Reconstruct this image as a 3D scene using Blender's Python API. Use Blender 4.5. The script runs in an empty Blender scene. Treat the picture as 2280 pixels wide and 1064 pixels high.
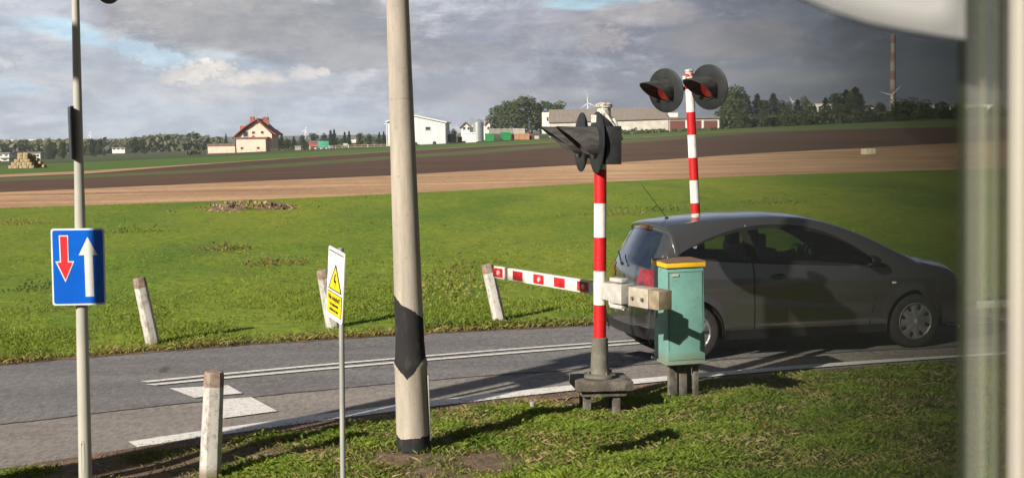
import bpy, bmesh, math, random
import numpy as np
from mathutils import Vector, Matrix, noise
random.seed(7); rng = np.random.default_rng(11)
S = bpy.context.scene
COL = S.collection
R = math.radians
# ---------------------------------------------------------------- camera
F = 3100.0; CX, CY = 1140.0, 532.0; H = 2.5
pitch, roll = math.atan(240.0 / F), R(0.9)
fw = Vector((0, math.cos(pitch), -math.sin(pitch)))
u0 = Vector((0, math.sin(pitch), math.cos(pitch))); r0 = Vector((1, 0, 0))
UP = math.cos(roll) * u0 + math.sin(roll) * r0
RT = math.cos(roll) * r0 - math.sin(roll) * u0
CAM = Vector((0, 0, H))
cd = bpy.data.cameras.new('camera'); cam = bpy.data.objects.new('camera', cd); COL.objects.link(cam)
cam.matrix_world = Matrix((( RT.x, UP.x, -fw.x, CAM.x), (RT.y, UP.y, -fw.y, CAM.y), (RT.z, UP.z, -fw.z, CAM.z), (0, 0, 0, 1)))
cd.sensor_width = 36; cd.lens = 36 * F / 2280; cd.clip_start = 0.05; cd.clip_end = 20000
cd.dof.use_dof = True; cd.dof.focus_distance = 14.5; cd.dof.aperture_fstop = 20
S.camera = cam
# ---------------------------------------------------------------- light
SUN_EL, SUN_AZ = R(26), math.atan2(-.66, -.75)
sd = Vector((-.66, -.75, 0)).normalized() * math.cos(SUN_EL); sd.z = math.sin(SUN_EL)
sl = bpy.data.lights.new('sun', 'SUN'); sun = bpy.data.objects.new('sun', sl); COL.objects.link(sun)
sl.energy = 5.0; sl.angle = R(0.5); sl.color = (1.0, 0.93, 0.82)
sun.rotation_euler = sd.to_track_quat('Z', 'Y').to_euler(); sun.location = (0, 0, 30)
S.view_settings.view_transform = 'Standard'; S.view_settings.look = 'None'
S.view_settings.exposure = 0.70; S.view_settings.gamma = 1.0; S.view_settings.use_curve_mapping = False
S.cycles.volume_bounces = 0; S.cycles.transparent_max_bounces = 24; S.cycles.max_bounces = 8
# ---------------------------------------------------------------- world: Nishita sky and clouds laid out by direction
W = bpy.data.worlds.new('World'); S.world = W; W.use_nodes = True
nt = W.node_tree; nt.nodes.clear()
class NT:
    def __init__(s, t): s.t = t
    def n(s, k, **kw):
        x = s.t.nodes.new(k)
        for a, b in kw.items(): setattr(x, a, b)
        return x
    def l(s, a, b): s.t.links.new(a, b)
    def sock(s, v, inp):
        if hasattr(v, 'is_linked'): s.l(v, inp)
        else: inp.default_value = v
    def m(s, op, a, b=0.0, c=0.0, clamp=False):
        x = s.n('ShaderNodeMath', operation=op); x.use_clamp = clamp
        for i, v in enumerate((a, b, c)): s.sock(v, x.inputs[i])
        return x.outputs[0]
    def ramp(s, v, lo, hi, a=0.0, b=1.0, smooth=True):
        x = s.n('ShaderNodeMapRange'); x.interpolation_type = 'SMOOTHSTEP' if smooth else 'LINEAR'
        for i, q in enumerate((v, lo, hi, a, b)): s.sock(q, x.inputs[i])
        return x.outputs[0]
    def noise(s, vec, scale, detail=4, rough=.55, dist=0.0):
        x = s.n('ShaderNodeTexNoise'); x.inputs['Scale'].default_value = scale; x.inputs['Detail'].default_value = detail
        x.inputs['Roughness'].default_value = rough; x.inputs['Distortion'].default_value = dist
        if vec is not None: s.l(vec, x.inputs['Vector'])
        return x.outputs[0]
    def mapv(s, vec, sc=(1, 1, 1), loc=(0, 0, 0), rot=(0, 0, 0)):
        x = s.n('ShaderNodeMapping'); s.l(vec, x.inputs[0]); x.inputs['Scale'].default_value = sc
        x.inputs['Location'].default_value = loc; x.inputs['Rotation'].default_value = rot
        return x.outputs[0]
    def mix(s, f, a, b, blend='MIX'):
        x = s.n('ShaderNodeMix', data_type='RGBA'); x.blend_type = blend
        s.sock(f, x.inputs[0])
        for v, i in ((a, 6), (b, 7)):
            if hasattr(v, 'is_linked'): s.l(v, x.inputs[i])
            else: x.inputs[i].default_value = (*v[:3], 1)
        return x.outputs[2]
w = NT(nt)
sky = w.n('ShaderNodeTexSky', sky_type='NISHITA'); sky.sun_disc = False; sky.sun_elevation = SUN_EL
sky.sun_rotation = SUN_AZ; sky.air_density = 1.0; sky.dust_density = 1.5; sky.ozone_density = 1.2
tc = w.n('ShaderNodeTexCoord').outputs['Generated']
sx = w.n('ShaderNodeSeparateXYZ'); w.l(tc, sx.inputs[0]); X, Y, Z = sx.outputs
def blob(px, py, a, b, slope=0.0, soft=0.0):     # an elliptical patch of sky round one azimuth and height; value 1 inside
    x0 = (px - CX) / F; z0 = (292 + (CX - px) * .0157 - py) / F
    dx = w.m('SUBTRACT', X, x0); dz = w.m('SUBTRACT', Z, z0)
    dz = w.m('SUBTRACT', dz, w.m('MULTIPLY', dx, slope))
    q = w.m('ADD', w.m('POWER', w.m('ABSOLUTE', w.m('DIVIDE', dx, a / F)), 2.0), w.m('POWER', w.m('ABSOLUTE', w.m('DIVIDE', dz, b / F)), 2.0))
    q = w.m('ADD', q, warp if a <= 100 else warp_soft)
    front = w.m('GREATER_THAN', Y, 0.2)
    return w.m('MULTIPLY', w.ramp(q, 1.35, 0.35), front)
st = w.mapv(tc, (1, 1, 3.2))
n1 = w.noise(w.mapv(st, loc=(.3, .1, .2)), 4.2, 7, .58, .3)
n2 = w.noise(w.mapv(st, loc=(3.1, .7, 1.2)), 11, 8, .6, .4)
n3 = w.noise(w.mapv(st, loc=(5.1, 2.7, .2)), 34, 9, .66, .3)
n5 = w.noise(w.mapv(tc, (1, 1, 1.3), (1, 3, 8)), 130, 10, .72, .0)
n4 = w.noise(w.mapv(tc, (1, 1, 1.7), (2, 7, 4)), 60, 8, .68, .2)
warp = w.m('MULTIPLY', w.m('SUBTRACT', w.m('ADD', w.m('MULTIPLY', n2, .40), w.m('ADD', w.m('MULTIPLY', n3, .34), w.m('ADD', w.m('MULTIPLY', n4, .20), w.m('MULTIPLY', w.m('SUBTRACT', n5, .5), .75)))), .45), 6.5)
warp_soft = w.m('MULTIPLY', w.m('SUBTRACT', w.m('ADD', w.m('MULTIPLY', n2, .50), w.m('ADD', w.m('MULTIPLY', n3, .32), w.m('MULTIPLY', n4, .18))), .5), 5.5)
cover = w.ramp(w.m('ADD', w.m('MULTIPLY', n1, .55), w.m('MULTIPLY', n2, .45)), .40, .56)
light = w.ramp(w.m('ADD', w.m('MULTIPLY', n2, .6), w.m('MULTIPLY', n3, .4)), .36, .66)
LO = (1.9, 2.0, 2.35); HI = (4.1, 3.95, 3.85)
ccol = w.mix(light, (2.6, 2.8, 3.3), (3.9, 3.9, 4.1))
skyc = w.mix(.72, sky.outputs[0], (3.4, 4.4, 5.6))
c = w.mix(w.m('MULTIPLY', cover, .85), skyc, ccol)
def lay(c, mask, col, amt):
    return w.mix(w.m('MULTIPLY', mask, amt), c, col)
PATCH = []
for (px, py, a, b, sl_, col, amt) in (
    (1150, 150, 330, 200, 0, (2.0, 2.15, 2.65), .85), (1750, 150, 560, 240, 0, (1.05, 1.15, 1.55), .92), (2080, 200, 300, 200, 0, (.8, .85, 1.1), .85),
    (350, 270, 700, 60, 0, (3.2, 3.65, 4.3), .6), (600, 55, 400, 70, -.05, (2.15, 2.15, 2.3), .9), (860, 125, 300, 45, -.05, (2.05, 2.1, 2.35), .85),
    (120, 60, 150, 60, 0, (3.3, 3.6, 4.3), .6), (215, 85, 110, 26, -.25, (3.5, 5.0, 6.0), .85), (370, 128, 90, 22, -.3, (3.8, 5.1, 5.9), .85), (60, 205, 160, 22, 0, (3.2, 4.3, 5.5), .65), (1330, 12, 130, 16, 0, (2.6, 3.9, 4.7), .9),
    (500, 205, 130, 34, 0, (3.9, 3.9, 4.1), .7), (446, 172, 48, 24, 0, (6.0, 5.5, 4.9), .85), (496, 160, 56, 22, 0, (6.3, 5.7, 5.1), .9), (555, 178, 55, 17, 0, (5.4, 5.1, 4.7), .85), (610, 178, 54, 18, 0, (5.7, 5.2, 4.7), .85), (700, 168, 48, 16, 0, (5.2, 4.9, 4.6), .8), (660, 200, 90, 22, 0, (3.6, 3.7, 3.95), .6), (60, 150, 50, 14, 0, (5.2, 5.0, 5.0), .7),
    (250, 190, 130, 22, 0, (3.9, 3.8, 4.0), .5),
    (1450, 35, 120, 30, 0, (2.9, 2.7, 2.75), .8), (1335, 92, 70, 36, 0, (2.9, 2.6, 2.6), .85), (1640, 95, 170, 45, 0, (2.0, 1.92, 2.0), .75),
    (1230, 70, 110, 40, 0, (2.4, 2.4, 2.7), .5), (1700, 175, 230, 22, 0, (1.7, 1.7, 1.85), .6), (1160, 215, 200, 18, 0, (2.4, 2.4, 2.6), .5)):
    c = lay(c, blob(px, py, a, b, sl_), col, amt)
# fine billow over everything
c = w.mix(w.ramp(w.m('ADD', w.m('MULTIPLY', w.noise(w.mapv(st, loc=(1, 8, 3)), 15, 9, .68, .4), .7), w.m('MULTIPLY', n4, .3)), .38, .64), w.mix(1, c, (.78, .80, .85), 'MULTIPLY'), w.mix(1, c, (1.26, 1.22, 1.17), 'MULTIPLY'))
c = w.mix(w.ramp(Z, .13, .34), c, w.mix(w.ramp(n2, .4, .6), (.50, .78, 1.35), (.85, 1.0, 1.3)))
c = w.mix(w.ramp(X, .42, .75), c, (.7, .8, 1.0))
c = w.mix(w.ramp(Y, .3, -.2), c, (.75, .82, .95))
hz = w.ramp(Z, .0, -.04); c = w.mix(hz, c, (2.0, 2.0, 1.9))
bg = w.n('ShaderNodeBackground'); w.l(c, bg.inputs[0]); bg.inputs[1].default_value = 0.1
out = w.n('ShaderNodeOutputWorld'); w.l(bg.outputs[0], out.inputs[0])
W.cycles.sampling_method = 'MANUAL'; W.cycles.sample_map_resolution = 512

# ---------------------------------------------------------------- terrain and picture-to-place helpers
def ss(a, b, v):
    t = min(1, max(0, (v - a) / (b - a))); return t * t * (3 - 2 * t)
def tz(x, y):                               # height of the land: level at the crossing, tilting down to the left far off
    t = min(1, max(0, (y - 28) / 322.0))
    xx = x if abs(x) < 150 else math.copysign(150 + 40 * (1 - math.exp(-(abs(x) - 150) / 80)), x)
    return t * (0.2 + 0.031 * xx)
def ray(px, py):
    px, py = float(px), float(py); return fw + ((px - CX) / F) * RT + ((CY - py) / F) * UP
def gp(px, py, ymax=3000):                  # where the sight line of this pixel meets the land
    d = ray(px, py); d = d / d.y; y = 4.0; py_ = y
    while y < ymax:
        p = CAM + d * y
        if p.z < tz(p.x, p.y):
            lo, hi = py_, y
            for _ in range(30):
                mid = (lo + hi) / 2; q = CAM + d * mid
                if q.z < tz(q.x, q.y): hi = mid
                else: lo = mid
            q = CAM + d * hi; return Vector((q.x, q.y, tz(q.x, q.y)))
        py_ = y; y *= 1.02
    q = CAM + d * ymax; return Vector((q.x, q.y, tz(q.x, q.y)))
def at(px, py, y):                          # point on the sight line at depth y
    y = float(y)
    d = ray(px, py); return CAM + d * (y / d.y)
def at_ground(px, y): p = at(px, 500, y); p.z = tz(p.x, p.y); return p

# ---------------------------------------------------------------- materials
MATS = {}
def mat(name, col, col2=None, rough=.7, metal=0, nscale=8, bump=0, bscale=None, spec=.4, island=0, emit=None, coat=0, stretch=(1, 1, 1), detail=5, lo=.38, hi=.62):
    if name in MATS: return MATS[name]
    m = bpy.data.materials.new(name); m.use_nodes = True; t = NT(m.node_tree); b = m.node_tree.nodes['Principled BSDF']
    vec = t.mapv(t.n('ShaderNodeTexCoord').outputs['Object'], stretch)
    if col2 is None: col2 = tuple(x * .78 for x in col)
    f = t.ramp(t.noise(vec, nscale, detail, .6), lo, hi)
    cc = t.mix(f, col, col2)
    if island:
        g = t.n('ShaderNodeNewGeometry').outputs['Random Per Island']
        cc = t.mix(1, cc, t.mix(g, (1 - island,) * 3, (1 + island,) * 3), 'MULTIPLY')
    t.l(cc, b.inputs['Base Color']); b.inputs['Roughness'].default_value = rough; b.inputs['Metallic'].default_value = metal
    b.inputs['Specular IOR Level'].default_value = spec; b.inputs['Coat Weight'].default_value = coat; b.inputs['Coat Roughness'].default_value = .06
    if bump:
        bp = t.n('ShaderNodeBump'); bp.inputs['Strength'].default_value = bump; bp.inputs['Distance'].default_value = .02
        t.l(t.noise(vec, bscale or nscale * 3, 6, .65), bp.inputs['Height']); t.l(bp.outputs[0], b.inputs['Normal'])
    if emit: b.inputs['Emission Color'].default_value = (*emit[:3], 1); b.inputs['Emission Strength'].default_value = emit[3]
    MATS[name] = m; return m
def custom(name, fn, rough=.7, spec=.4, metal=0):
    m = bpy.data.materials.new(name); m.use_nodes = True; t = NT(m.node_tree); b = m.node_tree.nodes['Principled BSDF']
    b.inputs['Roughness'].default_value = rough; b.inputs['Specular IOR Level'].default_value = spec; b.inputs['Metallic'].default_value = metal
    fn(t, b); MATS[name] = m; return m
def leafmat(name, a, b_, trans=.25, rough=.6, ns=.8):
    def fn(t, b):
        g = t.n('ShaderNodeNewGeometry').outputs['Random Per Island']
        n_ = t.ramp(t.noise(t.n('ShaderNodeTexCoord').outputs['Object'], ns, 3), .3, .7)
        oi = t.n('ShaderNodeObjectInfo').outputs['Random']
        f = t.m('ADD', t.m('MULTIPLY', g, .6), t.m('MULTIPLY', n_, .4))
        cc = t.mix(f, a, b_)
        cc = t.mix(1, cc, t.mix(oi, (.8, .85, .85), (1.15, 1.1, 1.0)), 'MULTIPLY')
        t.l(cc, b.inputs['Base Color'])
        tr = t.n('ShaderNodeBsdfTranslucent'); t.l(cc, tr.inputs[0])
        mx = t.n('ShaderNodeMixShader'); mx.inputs[0].default_value = trans
        t.l(b.outputs[0], mx.inputs[1]); t.l(tr.outputs[0], mx.inputs[2])
        o = [x for x in t.t.nodes if x.type == 'OUTPUT_MATERIAL'][0]; t.l(mx.outputs[0], o.inputs[0])
    return custom(name, fn, rough, .25)

# ---------------------------------------------------------------- mesh builder
class MB:
    def __init__(s): s.v = []; s.f = []; s.mi = []; s.cur = 0
    def add(s, vs, fs, M=None):
        o = len(s.v)
        for p in vs: s.v.append(tuple(M @ Vector(p)) if M is not None else tuple(p))
        for f in fs: s.f.append(tuple(i + o for i in f)); s.mi.append(s.cur)
        return s
    def box(s, c, d, M=None, rz=0, taper=1.0):
        x, y, z = d[0] / 2, d[1] / 2, d[2] / 2
        vs = [(-x, -y, -z), (x, -y, -z), (x, y, -z), (-x, y, -z), (-x * taper, -y * taper, z), (x * taper, -y * taper, z), (x * taper, y * taper, z), (-x * taper, y * taper, z)]
        T = Matrix.Translation(c) @ Matrix.Rotation(rz, 4, 'Z')
        if M is not None: T = M @ T
        return s.add(vs, [(0, 3, 2, 1), (4, 5, 6, 7), (0, 1, 5, 4), (1, 2, 6, 5), (2, 3, 7, 6), (3, 0, 4, 7)], T)
    def tube(s, p0, p1, r0, r1=None, n=16, cap=True):
        r1 = r0 if r1 is None else r1; p0, p1 = Vector(p0), Vector(p1); d = (p1 - p0).normalized()
        a = d.orthogonal().normalized(); b = d.cross(a); vs = []
        for p, r in ((p0, r0), (p1, r1)):
            for i in range(n):
                t = 2 * math.pi * i / n; vs.append(p + r * (math.cos(t) * a + math.sin(t) * b))
        fs = [(i, (i + 1) % n, n + (i + 1) % n, n + i) for i in range(n)]
        if cap: fs += [tuple(range(n - 1, -1, -1)), tuple(range(n, 2 * n))]
        return s.add(vs, fs)
    def path(s, pts, r, n=6):
        for a, b in zip(pts, pts[1:]): s.tube(a, b, r, r, n)
        return s
    def lathe(s, prof, n=24, M=None, cap=True):   # profile of (radius, height) about local Z
        vs = []; fs = []
        for r, z in prof:
            for i in range(n): t = 2 * math.pi * i / n; vs.append((r * math.cos(t), r * math.sin(t), z))
        for k in range(len(prof) - 1):
            for i in range(n): j = (i + 1) % n; fs.append((k * n + i, k * n + j, (k + 1) * n + j, (k + 1) * n + i))
        if cap: fs += [tuple(range(n - 1, -1, -1)), tuple((len(prof) - 1) * n + i for i in range(n))]
        return s.add(vs, fs, M)
    def prism(s, poly, d, M=None):                # polygon in local XZ extruded along local Y from 0 to d
        n = len(poly); vs = [(x, 0, z) for x, z in poly] + [(x, d, z) for x, z in poly]
        fs = [tuple(range(n)), tuple(range(2 * n - 1, n - 1, -1))] + [(i, i + n, (i + 1) % n + n, (i + 1) % n) for i in range(n)]
        return s.add(vs, fs, M)
    def build(s, name, m, parent=None, smooth=False, bevel=0, seg=2):
        me = bpy.data.meshes.new(name); me.from_pydata(s.v, [], s.f)
        for q in (m if isinstance(m, (list, tuple)) else [m]): me.materials.append(q)
        if any(s.mi): me.polygons.foreach_set('material_index', s.mi)
        bm = bmesh.new(); bm.from_mesh(me); bmesh.ops.recalc_face_normals(bm, faces=bm.faces)
        if bevel:
            es = [e for e in bm.edges if len(e.link_faces) == 2 and e.calc_face_angle(0) > .5]
            bmesh.ops.bevel(bm, geom=es, offset=bevel, segments=seg, affect='EDGES', profile=.6, clamp_overlap=True)
        bm.to_mesh(me); bm.free()
        if smooth or bevel:
            me.polygons.foreach_set('use_smooth', [True] * len(me.polygons))
            try: me.set_sharp_from_angle(angle=R(38))
            except Exception: pass
        o = bpy.data.objects.new(name, me); COL.objects.link(o)
        if parent: o.parent = parent
        return o
def quads(name, V, m, parent=None, per=4):        # many loose faces of `per` corners from an array
    V = np.asarray(V, dtype=np.float32).reshape(-1, 3); nf = len(V) // per
    me = bpy.data.meshes.new(name); me.vertices.add(len(V)); me.vertices.foreach_set('co', V.ravel())
    me.loops.add(len(V)); me.loops.foreach_set('vertex_index', np.arange(len(V), dtype=np.int32))
    me.polygons.add(nf); me.polygons.foreach_set('loop_start', np.arange(0, len(V), per, dtype=np.int32))
    me.polygons.foreach_set('loop_total', np.full(nf, per, dtype=np.int32)); me.materials.append(m); me.update(); me.validate()
    o = bpy.data.objects.new(name, me); COL.objects.link(o)
    if parent: o.parent = parent
    return o
def tag(o, label=None, cat=None, group=None, kind=None):
    for k, v in (('label', label), ('category', cat), ('group', group), ('kind', kind)):
        if v: o[k] = v
    return o
def thing(name, loc, label, cat, group=None, rz=0):
    o = bpy.data.objects.new(name, None); COL.objects.link(o); o.location = loc; o.rotation_euler = (0, 0, rz); o.empty_display_size = .1
    return tag(o, label, cat, group)
def dup(root, loc, label=None, rz=None, group=None, scale=None):
    r = root.copy(); COL.objects.link(r); r.location = loc
    if rz is not None: r.rotation_euler = (0, 0, rz)
    if scale: r.scale = (scale,) * 3
    if label: r['label'] = label
    if group: r['group'] = group
    for ch in list(root.children):
        c_ = ch.copy(); COL.objects.link(c_); c_.parent = r
        for g in ch.children: d_ = g.copy(); COL.objects.link(d_); d_.parent = c_
    return r
# ================================================================ THE LAND
def posn(t): return t.n('ShaderNodeNewGeometry').outputs['Position']
def field_mat(name, stops, row=None, rowamt=0, bump=.5, scale=.25, patchcol=None, rough=.9, fine=9, grain=.25, gscale=(1, 1, 1)):
    def fn(t, b):
        p = posn(t)
        n_ = t.ramp(t.noise(t.mapv(p, (1, .35, 1)), scale, 6, .6), .35, .65)
        cc = t.mix(n_, stops[0], stops[1])
        if name == 'meadow_grass':
            n3_ = t.ramp(t.noise(t.mapv(p, (1, .5, 1), (3, 3, 3)), .9, 6, .7), .45, .7); cc = t.mix(t.m('MULTIPLY', n3_, .7), cc, (.22, .255, .035))
            n4_ = t.ramp(t.noise(t.mapv(p, (1, .4, 1), (8, 1, 3)), 1.7, 6, .75), .54, .68); cc = t.mix(t.m('MULTIPLY', n4_, .6), cc, (.05, .09, .018)); n6_ = t.ramp(t.noise(t.mapv(p, (1, .3, 1), (4, 9, 3)), .22, 5, .6), .50, .66); cc = t.mix(t.m('MULTIPLY', n6_, .55), cc, (.075, .15, .022))
            n5_ = t.ramp(t.noise(t.mapv(p, (1, .5, 1), (1, 9, 3)), .5, 5, .7), .60, .74); cc = t.mix(t.m('MULTIPLY', n5_, .6), cc, (.19, .15, .06))
        f2 = t.ramp(t.noise(t.mapv(p, gscale), fine, 5, .7), .3, .7)
        cc = t.mix(t.m('MULTIPLY', f2, grain * 2), cc, stops[2])
        if row:
            wv = t.n('ShaderNodeTexWave'); t.l(t.mapv(p, (1, 1, 1), (0, 0, 0), (0, 0, R(row[0]))), wv.inputs[0]); wv.bands_direction = 'Y'
            wv.inputs['Scale'].default_value = row[1]; wv.inputs['Distortion'].default_value = 1.2; wv.inputs['Detail'].default_value = 3; wv.inputs['Detail Scale'].default_value = .6
            rf = t.m('MULTIPLY', t.ramp(wv.outputs[1], .2, .8), t.ramp(t.noise(t.mapv(p, (.15, 1, 1)), .35, 4), .35, .6))
            cc = t.mix(t.m('MULTIPLY', rf, rowamt), cc, stops[3])
        if row:
            rr2 = t.ramp(t.noise(t.mapv(p, (.035, .42, 1), (0, 0, 0), (0, 0, R(row[0]))), 1.0, 8, .78), .50, .64); cc = t.mix(t.m('MULTIPLY', rr2, .75), cc, stops[3])
            rr3 = t.ramp(t.noise(t.mapv(p, (.25, .5, 1), (5, 5, 0)), 1.0, 6, .8), .54, .66); cc = t.mix(t.m('MULTIPLY', rr3, .4), cc, stops[2])
        t.l(cc, b.inputs['Base Color'])
        if bump:
            bp = t.n('ShaderNodeBump'); bp.inputs['Strength'].default_value = bump; bp.inputs['Distance'].default_value = .15
            t.l(t.noise(p, fine * .6, 6, .7), bp.inputs['Height']); t.l(bp.outputs[0], b.inputs['Normal'])
    return custom(name, fn, rough, .15)
M_meadow = field_mat('meadow_grass', [(.145, .225, .022), (.255, .290, .028), (.085, .14, .018)], None, 0, .6, .16, fine=5.0, grain=.28, gscale=(1, .6, 1))
M_stubble = field_mat('stubble', [(.66, .44, .25), (.58, .36, .20), (.42, .25, .14), (.22, .12, .075)], (-6, 1.2), .9, 1.0, .12, fine=2.2, grain=.3, gscale=(.5, 1.5, 1))
M_plough = field_mat('ploughed_soil', [(.115, .064, .040), (.082, .048, .032), (.15, .092, .062), (.045, .028, .022)], (-8, .5), .5, .6, .05, fine=1.5, grain=.25)
M_strip = field_mat('field_margin', [(.10, .125, .04), (.07, .10, .03), (.14, .12, .06)], None, 0, .4, .08, fine=1, grain=.3)
M_crop = field_mat('green_crop', [(.075, .145, .024), (.095, .155, .026), (.09, .12, .035)], None, 0, .4, .05, fine=.6, grain=.25)
M_far = field_mat('far_field', [(.060, .085, .03), (.09, .085, .045), (.05, .07, .025)], None, 0, .3, .02, fine=.3, grain=.3)
M_soil = mat('bare_soil', (.21, .13, .085), (.12, .075, .05), .95, nscale=2.5, bump=.6)
XS = [0, 200, 440, 660, 865, 1085, 1240, 1380, 1680, 2100, 2280]
BN = {  # boundaries between the strips, left to right
 'b1': [463, 457, 449, 441, 432, 421, 412, 404, 391, 378, 372],
 'b2': [428, 420, 409, 400, 391, 379, 370, 362, 342, 320, 311],
 'b3': [404, 396, 384, 370, 355, 341, 328, 320, 296, 283.5, 279],
 'b4': [396, 389, 378, 362, 348, 333, 320.5, 311, 292, 282, 277.5],
 'b5': [394.5, 386, 367, 351.5, 338, 325.5, 317, 309, 291, 281.5, 277],
 'b6': [389, 380, 365.5, 351, 337.4, 325, 316.5, 308.5, 290.6, 281.2, 276.8]}
def polyline(ys, ext=True):
    pts = [gp(x, y) for x, y in zip(XS, ys)]
    a, b = pts[0], pts[1]; c_, d = pts[-2], pts[-1]
    e0 = a + (a - b).normalized() * 150; e1 = d + (d - c_).normalized() * 150
    pts = [e0] + pts + [e1]
    out_ = []
    for p, q in zip(pts, pts[1:]):
        for k in range(6): out_.append(p.lerp(q, k / 6))
    out_.append(pts[-1]); return out_
PL = {k: polyline(v) for k, v in BN.items()}
def strip(name, A, B, rows, m, lift=0.0):
    mb = MB(); n = len(A)
    for r in range(rows + 1):
        f = r / rows
        for a, b in zip(A, B):
            p = a.lerp(b, f); mb.v.append((p.x, p.y, tz(p.x, p.y) + lift))
    for r in range(rows):
        for i in range(n - 1): mb.f.append((r * n + i, r * n + i + 1, (r + 1) * n + i + 1, (r + 1) * n + i)); mb.mi.append(0)
    o = mb.build(name, m, smooth=True); o['kind'] = 'structure'; return o
strip('stubble_field', PL['b1'], PL['b2'], 10, M_stubble)
strip('ploughed_field', PL['b2'], PL['b3'], 10, M_plough)
strip('field_margin', PL['b3'], PL['b4'], 4, M_strip)
strip('ploughed_strip', PL['b4'], PL['b5'], 4, M_plough)
strip('stubble_strip', PL['b5'], PL['b6'], 2, M_stubble)
far = [p + Vector((0, 0, 0)) for p in PL['b6']]
crop_end = []
for p in far:
    d = p - CAM; d.z = 0; crop_end.append(p + d.normalized() * 75)
strip('crop_field', far, crop_end, 6, M_crop)
prev = crop_end
mb = MB(); n = len(prev); dist = [0, 30, 80, 160, 300, 500, 800, 1300, 2200, 4000, 8000]
for dd in dist:
    for p in prev:
        d = p - CAM; d.z = 0; q = p + d.normalized() * dd; mb.v.append((q.x, q.y, tz(q.x, q.y)))
for r in range(len(dist) - 1):
    for i in range(n - 1): mb.f.append((r * n + i, r * n + i + 1, (r + 1) * n + i + 1, (r + 1) * n + i)); mb.mi.append(0)
tag(mb.build('far_field', M_far, smooth=True), kind='structure')
# base ground, one sheet to the horizon
mb = MB(); xs = [-6000, -2500, -1000, -500, -300, -200, -150, -100, -60, -30, -10, 10, 30, 60, 100, 150, 200, 300, 500, 1000, 2500, 6000]
ysg = [-300, -60, -10, 0, 10, 28, 60, 100, 150, 200, 250, 300, 350, 420, 600, 1000, 2500, 8500]
for y in ysg:
    for x in xs: mb.v.append((x, y, tz(x, y) - .25 - (0.25 if y > 100 else 0)))
for j in range(len(ysg) - 1):
    for i in range(len(xs) - 1): a = j * len(xs) + i; mb.f.append((a, a + 1, a + 1 + len(xs), a + len(xs))); mb.mi.append(0)
tag(mb.build('ground', M_far, smooth=True), kind='structure')

# ---------------------------------------------------------------- road
FAR = [(-900, 905), (-400, 856), (0, 817), (200, 797), (500, 773), (860, 748), (1320, 727), (1600, 716), (2000, 703), (2280, 696), (2800, 683), (3600, 668)]
NEAR = [(-900, 1240), (-400, 1120), (0, 1042), (170, 1020), (300, 1001), (480, 980), (730, 938), (880, 916), (1290, 882), (1640, 843), (2000, 812), (2280, 795), (2800, 770), (3600, 740)]
SEAM = [(-900, 1080), (-400, 1000), (0, 948), (300, 915), (470, 890), (760, 862), (880, 852), (1290, 832), (1640, 800), (2000, 778), (2280, 765), (2800, 745), (3600, 720)]
def smooth_line(pts, n=70):
    P = [gp(*p) for p in pts]; xs_ = np.array([p.x for p in P]); ys_ = np.array([p.y for p in P])
    X_ = np.linspace(xs_[0], xs_[-1], n)
    co = np.polyfit(xs_, ys_, 3, w=[1 + 4 * (-5 < x < 6) for x in xs_])
    return [Vector((x, float(np.polyval(co, x)), 0)) for x in X_], co
FL, cf = smooth_line(FAR); NL, cn = smooth_line(NEAR); SL, cs = smooth_line(SEAM)
X0, X1 = max(FL[0].x, NL[0].x), min(FL[-1].x, NL[-1].x)
yf = lambda x: float(np.polyval(cf, x)); yn = lambda x: float(np.polyval(cn, x)); ysm = lambda x: float(np.polyval(cs, x))
XR = np.linspace(-9.0, 13.0, 520)
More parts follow.
